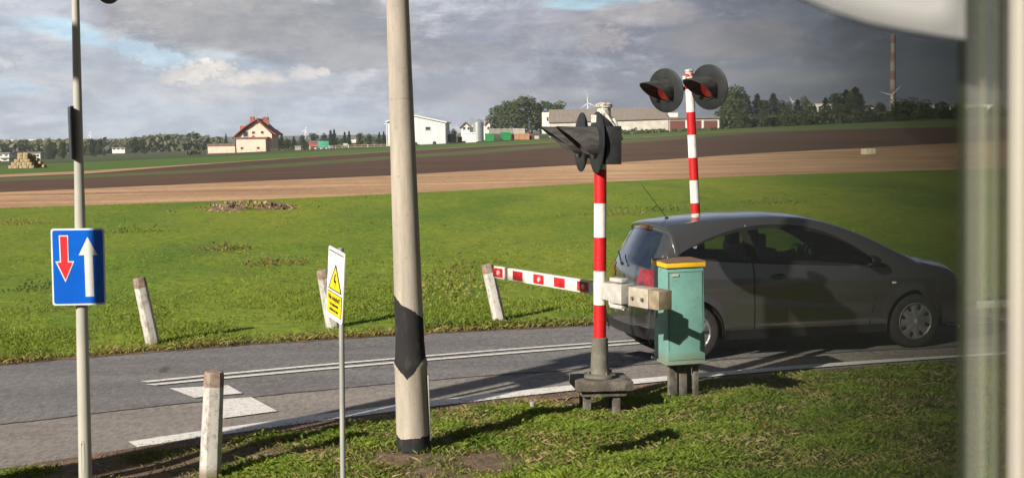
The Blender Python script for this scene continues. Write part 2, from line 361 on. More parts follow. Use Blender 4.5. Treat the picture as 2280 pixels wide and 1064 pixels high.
def road_mat(name, a, b_, g):
    def fn(t, b):
        p = posn(t); n_ = t.ramp(t.noise(t.mapv(p, (.35, 1, 1)), 1.1, 6, .6), .35, .65)
        cc = t.mix(n_, a, b_)
        gr = t.ramp(t.noise(t.mapv(p, (1, .45, 1)), 16, 4, .8), .42, .60); cc = t.mix(t.m('MULTIPLY', gr, .6), cc, g); g2 = t.ramp(t.noise(t.mapv(p, (1, .45, 1), (7, 7, 0)), 26, 3, .8), .56, .64); cc = t.mix(t.m('MULTIPLY', g2, .45), cc, tuple(q * 1.7 for q in b_))
        dk = t.ramp(t.noise(t.mapv(p, (.2, 1, 1), (9, 2, 1)), 3.5, 5, .7), .56, .72); cc = t.mix(t.m('MULTIPLY', dk, .45), cc, g)
        sp = t.ramp(t.noise(t.mapv(p, loc=(4, 4, 4)), 45, 5, .7), .62, .72); cc = t.mix(t.m('MULTIPLY', sp, .4), cc, tuple(q * 1.5 for q in b_))
        # tyre tracks: long soft worn bands
        tr = t.ramp(t.noise(t.mapv(p, (.05, 2.2, 1)), 1.0, 2, .5), .45, .65); cc = t.mix(t.m('MULTIPLY', tr, .25), cc, tuple(q * 1.25 for q in b_))
        vo = t.n('ShaderNodeTexVoronoi'); vo.feature = 'DISTANCE_TO_EDGE'; vo.inputs['Scale'].default_value = .9; wp_ = t.n('ShaderNodeVectorMath', operation='ADD'); t.l(t.mapv(p, (.5, 1, 1)), wp_.inputs[0]); cb_ = t.n('ShaderNodeCombineXYZ'); t.l(t.m('MULTIPLY', t.noise(p, 3, 5, .7), .5), cb_.inputs[1]); t.l(cb_.outputs[0], wp_.inputs[1]); t.l(wp_.outputs[0], vo.inputs[0])
        ck = t.m('MULTIPLY', t.ramp(vo.outputs[0], .012, .002), t.ramp(t.noise(p, .6, 3), .52, .6)); cc = t.mix(t.m('MULTIPLY', ck, .7), cc, (.06, .055, .05))
        t.l(cc, b.inputs['Base Color'])
        bp = t.n('ShaderNodeBump'); bp.inputs['Strength'].default_value = .5; bp.inputs['Distance'].default_value = .008
        t.l(t.noise(p, 120, 4, .8), bp.inputs['Height']); t.l(bp.outputs[0], b.inputs['Normal'])
    return custom(name, fn, .82, .35)
M_road = road_mat('asphalt_new', (.160, .152, .150), (.205, .192, .185), (.095, .090, .088))
M_roadold = road_mat('asphalt_old', (.31, .27, .235), (.25, .22, .195), (.12, .105, .095))
def ribbon(name, fa, fb, xr, m, z, rag=0, rows=8):
    mb = MB(); n = len(xr)
    for r in range(rows + 1):
        for x in xr:
            ya = fa(x) + (rag * (noise.noise((x * 3, 0, z * 50)) + .7 * noise.noise((x * 11, 5, 2)) + .5 * noise.noise((x * 31, 5, 7))) if rag else 0); yb = fb(x)
            mb.v.append((x, ya + (yb - ya) * r / rows, z))
    for r in range(rows):
        for i in range(n - 1): mb.f.append((r * n + i, r * n + i + 1, (r + 1) * n + i + 1, (r + 1) * n + i)); mb.mi.append(0)
    o = mb.build(name, m); o['kind'] = 'structure'; return o
ribbon('road', lambda x: ysm(x), yf, XR, M_road, .012, .05)
ribbon('road_near_lane', yn, lambda x: ysm(x) + .15, XR, M_roadold, .004, .05)
def paint_mat():
    def fn(t, b):
        p = posn(t)
        wv = t.n('ShaderNodeTexVoronoi'); wv.feature = 'DISTANCE_TO_EDGE'; t.l(p, wv.inputs[0]); wv.inputs['Scale'].default_value = 9
        ck = t.ramp(wv.outputs[0], .03, .0); nn = t.ramp(t.noise(p, 14, 6, .7), .5, .72)
        cc = t.mix(nn, (.74, .71, .66), (.50, .46, .42)); cc = t.mix(t.m('MULTIPLY', ck, .45), cc, (.25, .22, .2))
        cc = t.mix(t.m('MULTIPLY', t.ramp(t.noise(p, 26, 5, .8), .54, .64), .75), cc, (.2, .18, .17))
        t.l(cc, b.inputs['Base Color'])
    return custom('road_paint', fn, .8, .3)
M_paint = paint_mat()
def poly_mark(name, pix, z=.020):
    mb = MB(); P = [gp(*p) for p in pix]; mb.add([(p.x, p.y, z) for p in P], [tuple(range(len(P)))])
    return tag(mb.build(name, M_paint), kind='structure')
def line_mark(name, top, bot, z=.020, n=60):
    def cur(pts):
        P = [gp(*p) for p in pts]; co = np.polyfit([p.x for p in P], [p.y for p in P], min(3, len(P) - 1)); return (lambda x: float(np.polyval(co, x))), P[0].x, P[-1].x
    a, xa0, xa1 = cur(top); b, xb0, xb1 = cur(bot)
    mb = MB()
    for k in range(n):
        f = k / (n - 1); x_ = xa0 + (xa1 - xa0) * f; mb.v.append((x_, a(x_), z)); x_ = xb0 + (xb1 - xb0) * f; mb.v.append((x_, b(x_), z))
    for k in range(n - 1): mb.f.append((2 * k, 2 * k + 1, 2 * k + 3, 2 * k + 2)); mb.mi.append(0)
    return tag(mb.build(name, M_paint), kind='structure')
line_mark('centre_line', [(313, 853), (880, 801), (1310, 767), (1700, 742), (2280, 712)], [(330, 855.4), (880, 804), (1310, 769.3), (1700, 744), (2280, 713.5)], .024)
line_mark('centre_line', [(325, 860), (880, 809.6), (1310, 774.4), (1700, 748), (2280, 717)], [(345, 862), (880, 813.5), (1310, 777), (1700, 750.5), (2280, 719)], .024)
line_mark('edge_line', [(285, 988), (480, 963), (730, 920), (880, 899), (1290, 867), (1640, 828), (1900, 806), (2230, 788), (2800, 762)],
          [(305, 1000), (480, 978), (730, 935), (880, 914), (1290, 878), (1640, 837), (1900, 813), (2230, 793), (2800, 766)], .020)
poly_mark('give_way_mark', [(378, 869), (508, 862), (540, 880), (433, 890)], .024)
poly_mark('give_way_mark', [(455, 895), (560, 887), (618, 918), (497, 934)], .016)

# ---------------------------------------------------------------- meadow beyond the road
def hb(x, y): return .05 * noise.noise((x * .35, y * .35, 1)) + .03 * noise.noise((x * 1.3, y * 1.3, 4))
mb = MB(); xs_ = list(np.linspace(-45, 60, 160)); b1x = [p.x for p in PL['b1']]; b1y = [p.y for p in PL['b1']]
R_ = 60
for r in range(R_ + 1):
    f = (r / R_) ** 1.7
    for x in xs_:
        u = (x + 45) / 105; xa = -9 + u * 22; ya = yf(xa) - .05; xb = -70 + u * 160; yb = float(np.interp(xb, b1x, b1y))
        p = Vector((xa + (xb - xa) * f, ya + (yb - ya) * f, 0)); e = min(1, (p.y - yf(min(13, max(-9, p.x)))) * 2) if r else 0
        z = tz(p.x, p.y) + (hb(p.x, p.y) + .035) * max(0, e) * (1 - ss(.85, 1, f))
        mb.v.append((p.x, p.y, z))
n = len(xs_)
for r in range(R_):
    for i in range(n - 1): mb.f.append((r * n + i, r * n + i + 1, (r + 1) * n + i + 1, (r + 1) * n + i)); mb.mi.append(0)
tag(mb.build('meadow', M_meadow, smooth=True), kind='structure')
# side aprons of the meadow outside the frame
mb = MB()
for s_, xa, xo in ((-1, -9, -60), (1, 13, 90)):
    mb.add([(xa, yf(xa) - 3, -.02), (xo, 4, -.02), (xo, 60, -.02), (xa + s_ * 60, 60, -.02)], [(0, 1, 2, 3) if s_ < 0 else (3, 2, 1, 0)])
# near bank
def bank_z(x, y):
    e = yn(min(13, max(-9, x))) - y
    return (-.02 + .03 * ss(0, .25, e) + hb(x * 2, y * 2) * ss(.1, .6, e) - .12 * ss(.3, 1.5, e) * ss(-1.8, -3.2, x))
mb = MB(); nx, ny = 200, 90
for j in range(ny + 1):
    for i in range(nx + 1):
        x = -9 + 22 * i / nx; y1 = yn(x) + .04; y0 = 6.5; y = y0 + (y1 - y0) * (1 - (1 - j / ny) ** 1.3)
        mb.v.append((x, y, bank_z(x, y)))
for j in range(ny):
    for i in range(nx): a = j * (nx + 1) + i; mb.f.append((a, a + 1, a + 2 + nx, a + 1 + nx)); mb.mi.append(0)
def dens(x, y):                              # how thickly the bank is grown over; 0 bare soil .. 1 full
    e = yn(x) - y
    d = .74 + 1.3 * noise.noise((x * .75 + 3, y * 1.1, 7)) + .9 * noise.noise((x * 2.6, y * 2.6, 3))
    d += .38 * ss(-.4, 1.6, x) - .30 * ss(-1.0, -2.4, x)
    d *= ss(.02, .45 - .3 * ss(0, 2, x), e) if e > 0 else 0
    return max(0, min(1, d))
def bank_fn(t, b):
    p = posn(t); at_ = t.n('ShaderNodeAttribute'); at_.attribute_name = 'cover'
    n_ = t.ramp(t.noise(p, 7, 6, .7), .3, .7)
    soil = t.mix(n_, (.24, .165, .11), (.11, .08, .05)); soil = t.mix(t.ramp(t.noise(p, 40, 5, .7), .55, .7), soil, (.36, .28, .21))
    gr = t.mix(t.ramp(t.noise(p, 9, 5, .7), .35, .65), (.05, .085, .015), (.085, .085, .03))
    t.l(t.mix(t.m('MULTIPLY', at_.outputs['Fac'], .85), soil, gr), b.inputs['Base Color'])
    bp = t.n('ShaderNodeBump'); bp.inputs['Strength'].default_value = .8; bp.inputs['Distance'].default_value = .03
    t.l(t.noise(p, 22, 6, .75), bp.inputs['Height']); t.l(bp.outputs[0], b.inputs['Normal'])
bank = mb.build('verge_ground', custom('verge_soil', bank_fn, .95, .15), smooth=True); bank['kind'] = 'structure'
ca = bank.data.attributes.new('cover', 'FLOAT', 'POINT'); ca.data.foreach_set('value', [dens(v.co.x, v.co.y) for v in bank.data.vertices])
mb = MB(); mb.box((2, -8, -.1), (60, 28.8, .15)); tag(mb.build('trackside_ground', M_soil), kind='structure')

# ---------------------------------------------------------------- grass blades
def blades(name, P, h, wd, lean, m, label, cat='grass'):
    n = len(P); a = rng.uniform(0, 2 * np.pi, n); hh = h * rng.uniform(.5, 1.3, n) if np.isscalar(h) else h * rng.uniform(.6, 1.25, n)
    dx, dy = np.cos(a) * wd / 2, np.sin(a) * wd / 2; lx, ly = rng.normal(0, lean, n) * hh, rng.normal(0, lean, n) * hh
    V = np.zeros((n, 4, 3), np.float32)
    V[:, 0] = P + np.stack([-dx, -dy, np.zeros(n) - .01], 1); V[:, 1] = P + np.stack([dx, dy, np.zeros(n) - .01], 1)
    V[:, 2] = P + np.stack([lx * .45 + dx * .8, ly * .45 + dy * .8, hh * .6], 1); V[:, 3] = P + np.stack([lx, ly, hh * .95], 1)
    return tag(quads(name, V, m), label, cat, kind='stuff')
G1 = leafmat('grass_blade', (.06, .12, .014), (.27, .35, .045), .35)
def patchy(m, col, sc_, lo, hi, amt):
    t = NT(m.node_tree); b = m.node_tree.nodes['Principled BSDF']; lk = b.inputs['Base Color'].links[0]; src = lk.from_socket
    f = t.m('MULTIPLY', t.ramp(t.noise(t.mapv(posn(t), (1, 1.4, 1)), sc_, 5, .65), lo, hi), amt); o_ = t.mix(f, src, col)
    t.l(o_, b.inputs['Base Color'])
    for n_ in m.node_tree.nodes:
        if n_.type == 'BSDF_TRANSLUCENT': t.l(o_, n_.inputs[0])
patchy(G1, (.17, .125, .055), 1.3, .53, .66, .6)
G2 = leafmat('grass_dry', (.30, .22, .09), (.42, .34, .16), .3)
G3 = leafmat('meadow_blade', (.12, .18, .02), (.27, .31, .045), .35)
def scatter_bank(N, thr, xr=(-5, 6.5), y0=8.3, extra=0):
    out_ = []
    while len(out_) < N:
        x = random.uniform(*xr); y = random.uniform(y0, yn(x))
        d = dens(x, y) + extra
        if random.random() < d ** 1.6 * thr: out_.append((x, y, bank_z(x, y)))
    return np.array(out_, np.float32)
P = scatter_bank(230000, 1); hn = np.array([.018 + .045 * max(0, noise.noise((p[0] * 1.7, p[1] * 1.7, 9)) + .3) for p in P])
blades('verge_grass', P, hn, .006, .8, G1, 'green grass growing on the bank in front of the road')
blades('dry_grass', scatter_bank(45000, 1, extra=.25), .034, .004, 1.2, G2, 'dry straw coloured grass scattered on the bank')
# broad weeds on the bank
def weed_leaves(P, size, up=.5):
    n = len(P); V = np.zeros((n, 4, 3), np.float32); a = rng.uniform(0, 6.283, n); s_ = size * rng.uniform(.5, 1.3, n)
    d = np.stack([np.cos(a), np.sin(a), rng.uniform(.1, 1, n) * up * 2], 1); d /= np.linalg.norm(d, axis=1)[:, None]
    q = np.stack([-np.sin(a), np.cos(a), np.zeros(n)], 1)
    V[:, 0] = P; V[:, 1] = P + d * s_[:, None] * .55 + q * s_[:, None] * .28; V[:, 2] = P + d * s_[:, None]; V[:, 3] = P + d * s_[:, None] * .55 - q * s_[:, None] * .28
    return V
cl = scatter_bank(2600, 1); Q = []
for p in cl:
    k = random.randint(5, 16); Q.append(p + np.stack([rng.normal(0, .035, k), rng.normal(0, .035, k), rng.uniform(0, .05, k)], 1))
tag(quads('weed_leaves', weed_leaves(np.concatenate(Q).astype(np.float32), .036), G1), 'small broad leaved weeds among the bank grass', 'weeds', kind='stuff')
# meadow: fine blades, thick along the road edge, tufts further off
out_ = []
while len(out_) < 60000:
    x = random.uniform(-9, 12.5); e = abs(random.gauss(0, 1)) ** 1.0 * 3.2; y = yf(x) + .05 + e
    if random.random() < .35 + noise.noise((x * .8, y * .5, 2)): out_.append((x, y, tz(x, y) + hb(x, y) + .03))
P = np.array(out_, np.float32); blades('meadow_grass', P, .045, .010, .6, G3, 'bright green meadow grass beyond the road')
out_ = []
while len(out_) < 38000:
    y = yf(0) + 1 + 36 * random.random() ** 1.2; x = random.uniform(-.42, .42) * y
    if y < float(np.interp(x, b1x, b1y)) - .5 and random.random() < .3 + 1.1 * noise.noise((x * .4, y * .2, 5)): out_.append((x, y, tz(x, y) + hb(x, y) + .02))
P = np.array(out_, np.float32); blades('meadow_tufts', P, .035, .020, 1.1, G3, 'tufts of longer meadow grass spread over the slope')
out_ = []
while len(out_) < 9000:
    x = random.uniform(-9, 12.5); e = abs(random.gauss(0, .22)); y = yf(x) - .03 + e
    if random.random() < .45 + noise.noise((x * 1.5, 3, 2)): out_.append((x, y, .03))
P = np.array(out_, np.float32); blades('edge_grass', P, .05, .011, 1.0, leafmat('edge_blade', (.10, .13, .02), (.34, .27, .10), .3), 'yellowing grass along the far edge of the road')
ribbon('road_shoulder', lambda x: yf(x) - .07, lambda x: yf(x) + .22 + .12 * noise.noise((x * 2, 1, 1)), XR, M_soil, .018, .08, 2)
ribbon('near_shoulder', lambda x: yn(x) - .25, lambda x: yn(x) + .02, XR, M_soil, .016, .08, 2)
out_ = []
while len(out_) < 5200:
    x = random.uniform(-5, 7)
    if random.random() < .65: y = yn(x) + random.gauss(-.04, .09)
    else: y = yf(x) + random.gauss(.02, .07)
    if random.random() < .45 + noise.noise((x * 1.3, 1, 6)): out_.append((x, y, .02))
tag(quads('road_grit', weed_leaves(np.array(out_, np.float32), .022, .15), mat('grit', (.26, .19, .13), (.13, .10, .07), .95, nscale=30, island=.4)), 'brown grit and dead leaves strewn along the road edges', 'grit', kind='stuff')
# dark weedy patches in the meadow
def clump(name, c_, r, nleaf, h, size, m, label, cat, kind=None, group=None):
    P = np.stack([rng.normal(0, r[0], nleaf), rng.normal(0, r[1], nleaf), np.zeros(nleaf)], 1)
    P[:, 2] = np.abs(rng.normal(0, 1, nleaf)) * h * .6 * np.exp(-(P[:, 0] / r[0]) ** 2 * .3)
    o = quads(name, weed_leaves(P.astype(np.float32), size, .9), m); o.location = c_
    return tag(o, label, cat, group, kind)
Wd = leafmat('weed_leaf', (.055, .10, .02), (.20, .20, .05), .3); Wb = leafmat('weed_brown', (.12, .10, .04), (.30, .20, .09), .3)
clump('weed_clump', gp(985, 650), (.42, 1.0), 900, .10, .06, leafmat('weed_pale', (.14, .16, .04), (.30, .28, .08), .3), 'pale yellow green weed clump beside the concrete pole', 'weeds', 'stuff')
clump('weed_clump', gp(1015, 608), (.35, .9), 320, .09, .06, Wb, 'brownish weeds above the pale weed clump in the meadow', 'weeds', 'stuff')
for (px, py, s_) in ((40, 503, .5), (300, 520, .35), (500, 560, .3), (1360, 480, .45), (1470, 470, .5), (1730, 455, .6), (2000, 420, .7), (90, 650, .25), (620, 590, .3)):
    p = gp(px, py); clump('meadow_weeds', p, (s_ * 1.2, s_), 260, .14, .07, Wb if px % 3 else Wd, 'low dark weeds scattered in the meadow grass', 'weeds', 'stuff')
for px in range(900, 1320, 30):
    clump('roadside_weeds', gp(px + random.uniform(-8, 8), 738 - (px - 900) * .03), (.10, .05), 90, .09, .05, Wd, 'low broad weeds along the far road edge', 'weeds', 'stuff')
# heap of earth and rubble
mb = MB()
hp = gp(570, 468)
def heap(mb, c0, rx, ry, h, seed):
    n_, k_ = 40, 14; vs = []; fs = []
    for j in range(k_ + 1):
        for i in range(n_):
            a = 2 * math.pi * i / n_; r = j / k_; x = rx * r * math.cos(a); y = ry * r * math.sin(a)
            z = h * (1 - r * r) * (.55 + .9 * abs(noise.noise((x * .9 + seed, y * .9, 0)))) + .22 * noise.noise((x * 2.6, y * 2.6, seed)) * (1 - r)
            vs.append((c0[0] + x, c0[1] + y, z - .05))
    for j in range(k_):
        for i in range(n_): i2 = (i + 1) % n_; fs.append((j * n_ + i, j * n_ + i2, (j + 1) * n_ + i2, (j + 1) * n_ + i))
    mb.add(vs, fs)
for i in range(110):
    a_ = random.gauss(-.3, .9); b_ = random.gauss(0, .7); q_ = random.uniform(.03, .10); h_ = max(0, .30 * (1 - ((a_ + .3) / 1.7) ** 2 - (b_ / 1.2) ** 2)); mb.box((a_, b_, h_ * random.uniform(.7, 1.1) + .02), (q_ * 1.6, q_, q_ * .9), rz=random.uniform(0, 3), taper=random.uniform(.4, .8))
heap(mb, (-.85, 0, 0), .85, 1.2, .30, 2); heap(mb, (.55, .5, 0), 1.0, 1.2, .25, 6)
o = mb.build('earth_heap', mat('heap_soil', (.33, .23, .15), (.13, .075, .05), .95, nscale=3.2, bump=1.0, bscale=7), smooth=True); o.location = hp
tag(o, 'brown heap of earth and clods at the edge of the meadow', 'earth heap'); o['kind'] = 'stuff'
clump('heap_weeds', hp + Vector((-.2, -.5, .1)), (.9, .5), 400, .12, .08, Wb, 'dry weeds growing over the earth heap', 'weeds', 'stuff')
# ================================================================ THINGS BESIDE THE ROAD
def frame(o, xa, za, org):                    # matrix with X along xa, Z near za, Y = Z x X
    xa = Vector(xa).normalized(); ya = Vector(za).cross(xa).normalized(); za = xa.cross(ya)
    M = Matrix.Identity(4)
    for i in range(3): M[i][0], M[i][1], M[i][2], M[i][3] = xa[i], ya[i], za[i], org[i]
    if o is not None: o.matrix_world = M
    return M
def stand(o, base, top, yaw=0):               # put a thing on its base, leaning the way its top does
    z = (Vector(top) - Vector(base)).normalized(); x = Vector((math.cos(yaw), math.sin(yaw), 0)); x = (x - z * x.dot(z)).normalized()
    frame(o, x, z, base)
M_conc = mat('concrete', (.50, .42, .33), (.36, .30, .235), .85, nscale=3.5, bump=.35, bscale=40, stretch=(1, 1, .35))
M_dark = mat('dark_paint', (.011, .013, .014), (.020, .021, .022), .55, nscale=9)
M_galv = mat('galvanised', (.40, .40, .37), (.30, .30, .28), .5, metal=.25, nscale=10, stretch=(1, 1, .2))
M_black = mat('black_rubber', (.012, .012, .013), (.02, .02, .02), .6)
M_white = mat('white_paint', (.70, .67, .61), (.56, .52, .45), .5, nscale=12)
M_red = mat('red_paint', (.55, .012, .015), (.45, .012, .015), .4, nscale=10)
M_blue = mat('blue_sheet', (.0, .12, .60), (.0, .10, .54), .35, nscale=4)
M_yel = mat('yellow_sheet', (.85, .58, .01), (.78, .52, .01), .4, nscale=6)
M_signw = mat('sign_white', (.74, .74, .72), (.66, .66, .64), .35, nscale=6)
M_signred = mat('sign_red', (.85, .035, .045), (.80, .03, .04), .35)
M_block = mat('weathered_concrete', (.17, .15, .125), (.085, .075, .06), .95, nscale=7, bump=.7, bscale=30)

# concrete mast ---------------------------------------------------
def mast_fn(t, b):
    tcx = t.n('ShaderNodeTexCoord').outputs['Object']; sp = t.n('ShaderNodeSeparateXYZ'); t.l(tcx, sp.inputs[0]); x, y, z = sp.outputs
    n_ = t.ramp(t.noise(t.mapv(tcx, (1, 1, .18)), 7, 6, .6), .35, .65); cc = t.mix(n_, (.42, .37, .305), (.31, .275, .23))
    cc = t.mix(t.m('MULTIPLY', t.ramp(t.noise(tcx, 30, 6, .8), .55, .68), .6), cc, (.22, .19, .15))
    cc = t.mix(t.m('MULTIPLY', t.ramp(t.noise(t.mapv(tcx, (6, 6, .5)), 4, 4, .6), .55, .7), .35), cc, (.33, .27, .2))
    ring = t.m('MULTIPLY', t.ramp(t.m('ABSOLUTE', t.m('SUBTRACT', t.m('ADD', z, t.m('MULTIPLY', t.noise(tcx, 8, 3), .05)), 2.83)), .008, .0), t.ramp(t.noise(tcx, 11, 3), .42, .55)); cc = t.mix(t.m('MULTIPLY', ring, .6), cc, (.18, .14, .11))
    st_m = t.m('MULTIPLY', t.ramp(t.noise(t.mapv(tcx, (9, 9, .35), (3, 1, 2)), 2.0, 5, .7), .5, .7), .5); cc = t.mix(st_m, cc, (.26, .215, .17))
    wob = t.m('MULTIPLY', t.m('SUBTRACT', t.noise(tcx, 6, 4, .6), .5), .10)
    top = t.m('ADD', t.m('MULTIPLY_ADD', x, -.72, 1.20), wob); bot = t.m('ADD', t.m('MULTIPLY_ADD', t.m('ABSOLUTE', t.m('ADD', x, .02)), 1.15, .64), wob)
    k1 = t.m('MULTIPLY', t.m('LESS_THAN', z, top), t.m('GREATER_THAN', z, bot))  # slanted black patch: a cast shadow painted into the concrete colour
    k2 = t.m('LESS_THAN', z, t.m('ADD', wob, .185)); k = t.m('MAXIMUM', k1, k2)  # plain black band round the foot
    shade_and_foot = t.mix(t.ramp(t.noise(t.mapv(tcx, (1, 1, .3)), 18, 5, .7), .5, .8), (.022, .021, .022), (.06, .055, .045))
    t.l(t.mix(k, cc, shade_and_foot), b.inputs['Base Color'])
    bp = t.n('ShaderNodeBump'); bp.inputs['Strength'].default_value = .3; bp.inputs['Distance'].default_value = .004
    t.l(t.noise(tcx, 70, 5, .7), bp.inputs['Height']); t.l(bp.outputs[0], b.inputs['Normal'])
k = 10.8 / 3100
t_ = thing('concrete_mast', (0, 0, 0), 'tall round grey concrete mast with a painted shadow patch and a black foot band', 'mast')
stand(t_, at(922, 1018, 10.8), at(885, 0, 10.8))
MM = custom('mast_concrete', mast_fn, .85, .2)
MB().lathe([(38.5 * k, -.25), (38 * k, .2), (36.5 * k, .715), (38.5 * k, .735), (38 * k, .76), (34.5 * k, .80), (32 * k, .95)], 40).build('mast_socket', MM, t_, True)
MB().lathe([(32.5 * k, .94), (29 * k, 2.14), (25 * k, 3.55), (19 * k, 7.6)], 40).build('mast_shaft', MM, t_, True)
MB().box((.134, -.02, .40), (.012, .05, .52)).build('cable_strip', M_galv, t_, bevel=.003)

# bollards ---------------------------------------------------------
def boll_fn(t, b):
    tcx = t.n('ShaderNodeTexCoord').outputs['Object']; sp = t.n('ShaderNodeSeparateXYZ'); t.l(tcx, sp.inputs[0]); z = sp.outputs[2]
    oi = t.n('ShaderNodeObjectInfo').outputs['Random']; v = t.n('ShaderNodeVectorMath', operation='ADD'); t.l(tcx, v.inputs[0]); cb = t.n('ShaderNodeCombineXYZ'); t.l(t.m('MULTIPLY', oi, 9), cb.inputs[0]); t.l(cb.outputs[0], v.inputs[1]); q = v.outputs[0]
    n_ = t.noise(t.mapv(q, (1, 1, .5)), 9, 7, .7)
    cc = t.mix(t.ramp(n_, .46, .62), (.50, .48, .44), (.26, .23, .20)); cc = t.mix(t.ramp(t.noise(q, 30, 5, .7), .57, .66), cc, (.30, .26, .21))
    capm = t.m('GREATER_THAN', t.m('ADD', z, t.m('MULTIPLY', t.m('SUBTRACT', n_, .5), .06)), .68)
    cc = t.mix(capm, cc, t.mix(t.ramp(t.noise(q, 14, 5, .7), .4, .6), (.21, .13, .10), (.30, .25, .20)))
    cc = t.mix(t.ramp(z, .10, .0), cc, (.22, .18, .13))
    t.l(cc, b.inputs['Base Color'])
    bp = t.n('ShaderNodeBump'); bp.inputs['Strength'].default_value = .7; bp.inputs['Distance'].default_value = .006
    t.l(t.noise(q, 35, 6, .75), bp.inputs['Height']); t.l(bp.outputs[0], b.inputs['Normal'])
MBO = custom('bollard_concrete', boll_fn, .9, .2)
def boll_mb(w_, h, s):
    mb = MB(); c_ = .24; ring = [(-.5 + c_, -.5), (.5 - c_, -.5), (.5, -.5 + c_), (.5, .5 - c_), (.5 - c_, .5), (-.5 + c_, .5), (-.5, .5 - c_), (-.5, -.5 + c_)]
    zs = [-.2, 0, .15, .3, .45, .6, h - .03, h - .006, h]; n = 8; vs = []; fs = []
    for j, z in enumerate(zs):
        sc = w_ * (1.06 - .10 * z / h) * (1 if j < 7 else (.93 if j == 7 else .74))
        for i, (x, y) in enumerate(ring): e = .018 * w_ * 8 * noise.noise((x * 3 + s, y * 3, z * 5)) * (.3 if z < 0 else 1); vs.append((x * sc + e * .25, y * sc + e * .25, z))
    for j in range(len(zs) - 1):
        for i in range(n): i2 = (i + 1) % n; fs.append((j * n + i, j * n + i2, (j + 1) * n + i2, (j + 1) * n + i))
    fs.append(tuple((len(zs) - 1) * n + i for i in range(n))); return mb.add(vs, fs)
BG = 'weathered white concrete road posts'
for i, (bp_, tp, w_, yaw, lab) in enumerate((
    ((468, 1056), (477, 825), .145, .3, 'upright white concrete post with brown top on the near side of the road'),
    ((341, 769), (309, 618), .150, .5, 'leaning white concrete post in the meadow edge between blue road sign and warning sign'),
    ((742, 736), (718, 600), .150, .4, 'leaning concrete post standing behind the yellow and white warning sign'),
    ((1114, 723), (1084, 588), .150, .2, 'leaning dirty cream concrete post beside the tip of the red and white barrier boom'))):
    b_ = gp(*bp_); t2 = at(tp[0], tp[1], b_.y); o = boll_mb(w_, .80, i * 3.3).build('road_post', MBO, bevel=.004); stand(o, b_, t2, yaw)
    o.scale = (1, 1, (t2 - b_).length / .80); tag(o, lab, 'road post', BG)

# left lamp mast, blue priority sign, dark panel --------------------
k = 10.1 / 3100; t_ = thing('signal_mast', (0, 0, 0), 'slender grey tapered steel post at the left carrying the blue arrow sign', 'post')
b_ = at(191, 1092, 10.1); tp = at(168, 0, 10.1); stand(t_, b_, tp)
def zof(py, y=9.9, px=180): return at(px, py, y).z
L_ = (tp - b_).length
MB().lathe([(15.2 * k, -.15), (14.6 * k, .3), (12.6 * k, L_ * .5), (11 * k, L_ * .62), (8.3 * k, L_), (8 * k, L_ + 1.3)], 28).build('post', mat('painted_steel', (.43, .42, .36), (.36, .35, .30), .38, nscale=5, stretch=(1, 1, .3)), t_, True)
MB().tube((-.008, -.0475, .36), (-.008, -.0492, .36), .004, n=8).build('bolt', M_dark, t_)
mb = MB(); pts = []
for i in range(29): a = 2 * math.pi * i / 28; pts.append((.012 * math.copysign(abs(math.cos(a)) ** .8, math.cos(a)), -.047, .25 + .13 * math.copysign(min(1, abs(math.sin(a)) * 1.4), math.sin(a))))
mb.path([Vector(p) for p in pts], .0008, 5).build('inspection_door', M_dark, t_)
def lamp_unit(par, M, lit=False, red_parts=True, L0=.38):
    mb = MB(); mb.lathe([(.265, -.004), (.272, 0), (.272, .010), (.255, .018), (.14, .02)], 48, M, cap=True); mb.build('backing_board', M_dark, par, True)
    mb = MB(); mb.lathe([(.13, -.09), (.15, -.07), (.15, 0)], 32, M); mb.build('lamp_housing', M_dark, par, True)
    mb = MB(); n = 40; vs = []; fs = []
    for rr in (.137, .131):
        for i in range(n + 1):
            th = math.pi * 2 * (i / n - .5); c_ = (1 + math.cos(th)) / 2; Ln = .05 + (L0 - .05) * c_ ** 1.15
            if abs(th) > R(140): Ln = .03
            fl = 1 + .10 * c_
            for j in range(5): z = .012 + Ln * j / 4; vs.append((rr * math.sin(th), rr * math.cos(th) * (1 + .06 * j / 4 * 0), z))
    for s_ in range(2):
        o_ = s_ * (n + 1) * 5
        for i in range(n):
            for j in range(4): a = o_ + i * 5 + j; fs.append((a, a + 5, a + 6, a + 1))
    for i in range(n): a = i * 5 + 4; b2 = (n + 1) * 5 + a; fs.append((a, a + 5, b2 + 5, b2))
    mb.add(vs, fs, M); mb.build('visor', M_visor, par, True)
    mb = MB(); mb.lathe([(.122, .008), (.115, .022), (.08, .034), (.03, .040), (.002, .041)], 32, M); mb.build('lens', M_lens, par, True)
def visor_fn(t, b):
    g = t.n('ShaderNodeNewGeometry').outputs['Position']; n_ = t.ramp(t.noise(t.mapv(g, (1, 1, 5)), 7, 6, .6), .35, .65)
    t.l(t.mix(n_, (.085, .079, .072), (.040, .039, .038)), b.inputs['Base Color'])
M_visor = custom('visor_paint', visor_fn, .6, .3)
M_lens = mat('red_lens', (.62, .05, .04), (.45, .16, .10), .22, nscale=20, spec=.6, emit=(.8, .03, .02, .12))
def lamp_frame(c, n_):                        # local Z along the facing direction, local Y up
    z = Vector(n_).normalized(); y = Vector((0, 0, 1)); x = y.cross(z).normalized(); y = z.cross(x)
    M = Matrix.Identity(4)
    for i in range(3): M[i][0], M[i][1], M[i][2], M[i][3] = x[i], y[i], z[i], c[i]
    return M
inv = t_.matrix_world.inverted()
LH = thing('signal_lamp', at(235, -76, 10.1), 'dark round signal lamp hanging into the picture beside the grey post', 'signal lamp')
lamp_unit(LH, lamp_frame((0, 0, 0), (.97, -.22, 0)))
MB().tube((-.05, .01, 0), (-.215, .01, 0), .02).build('bracket', M_dark, LH)
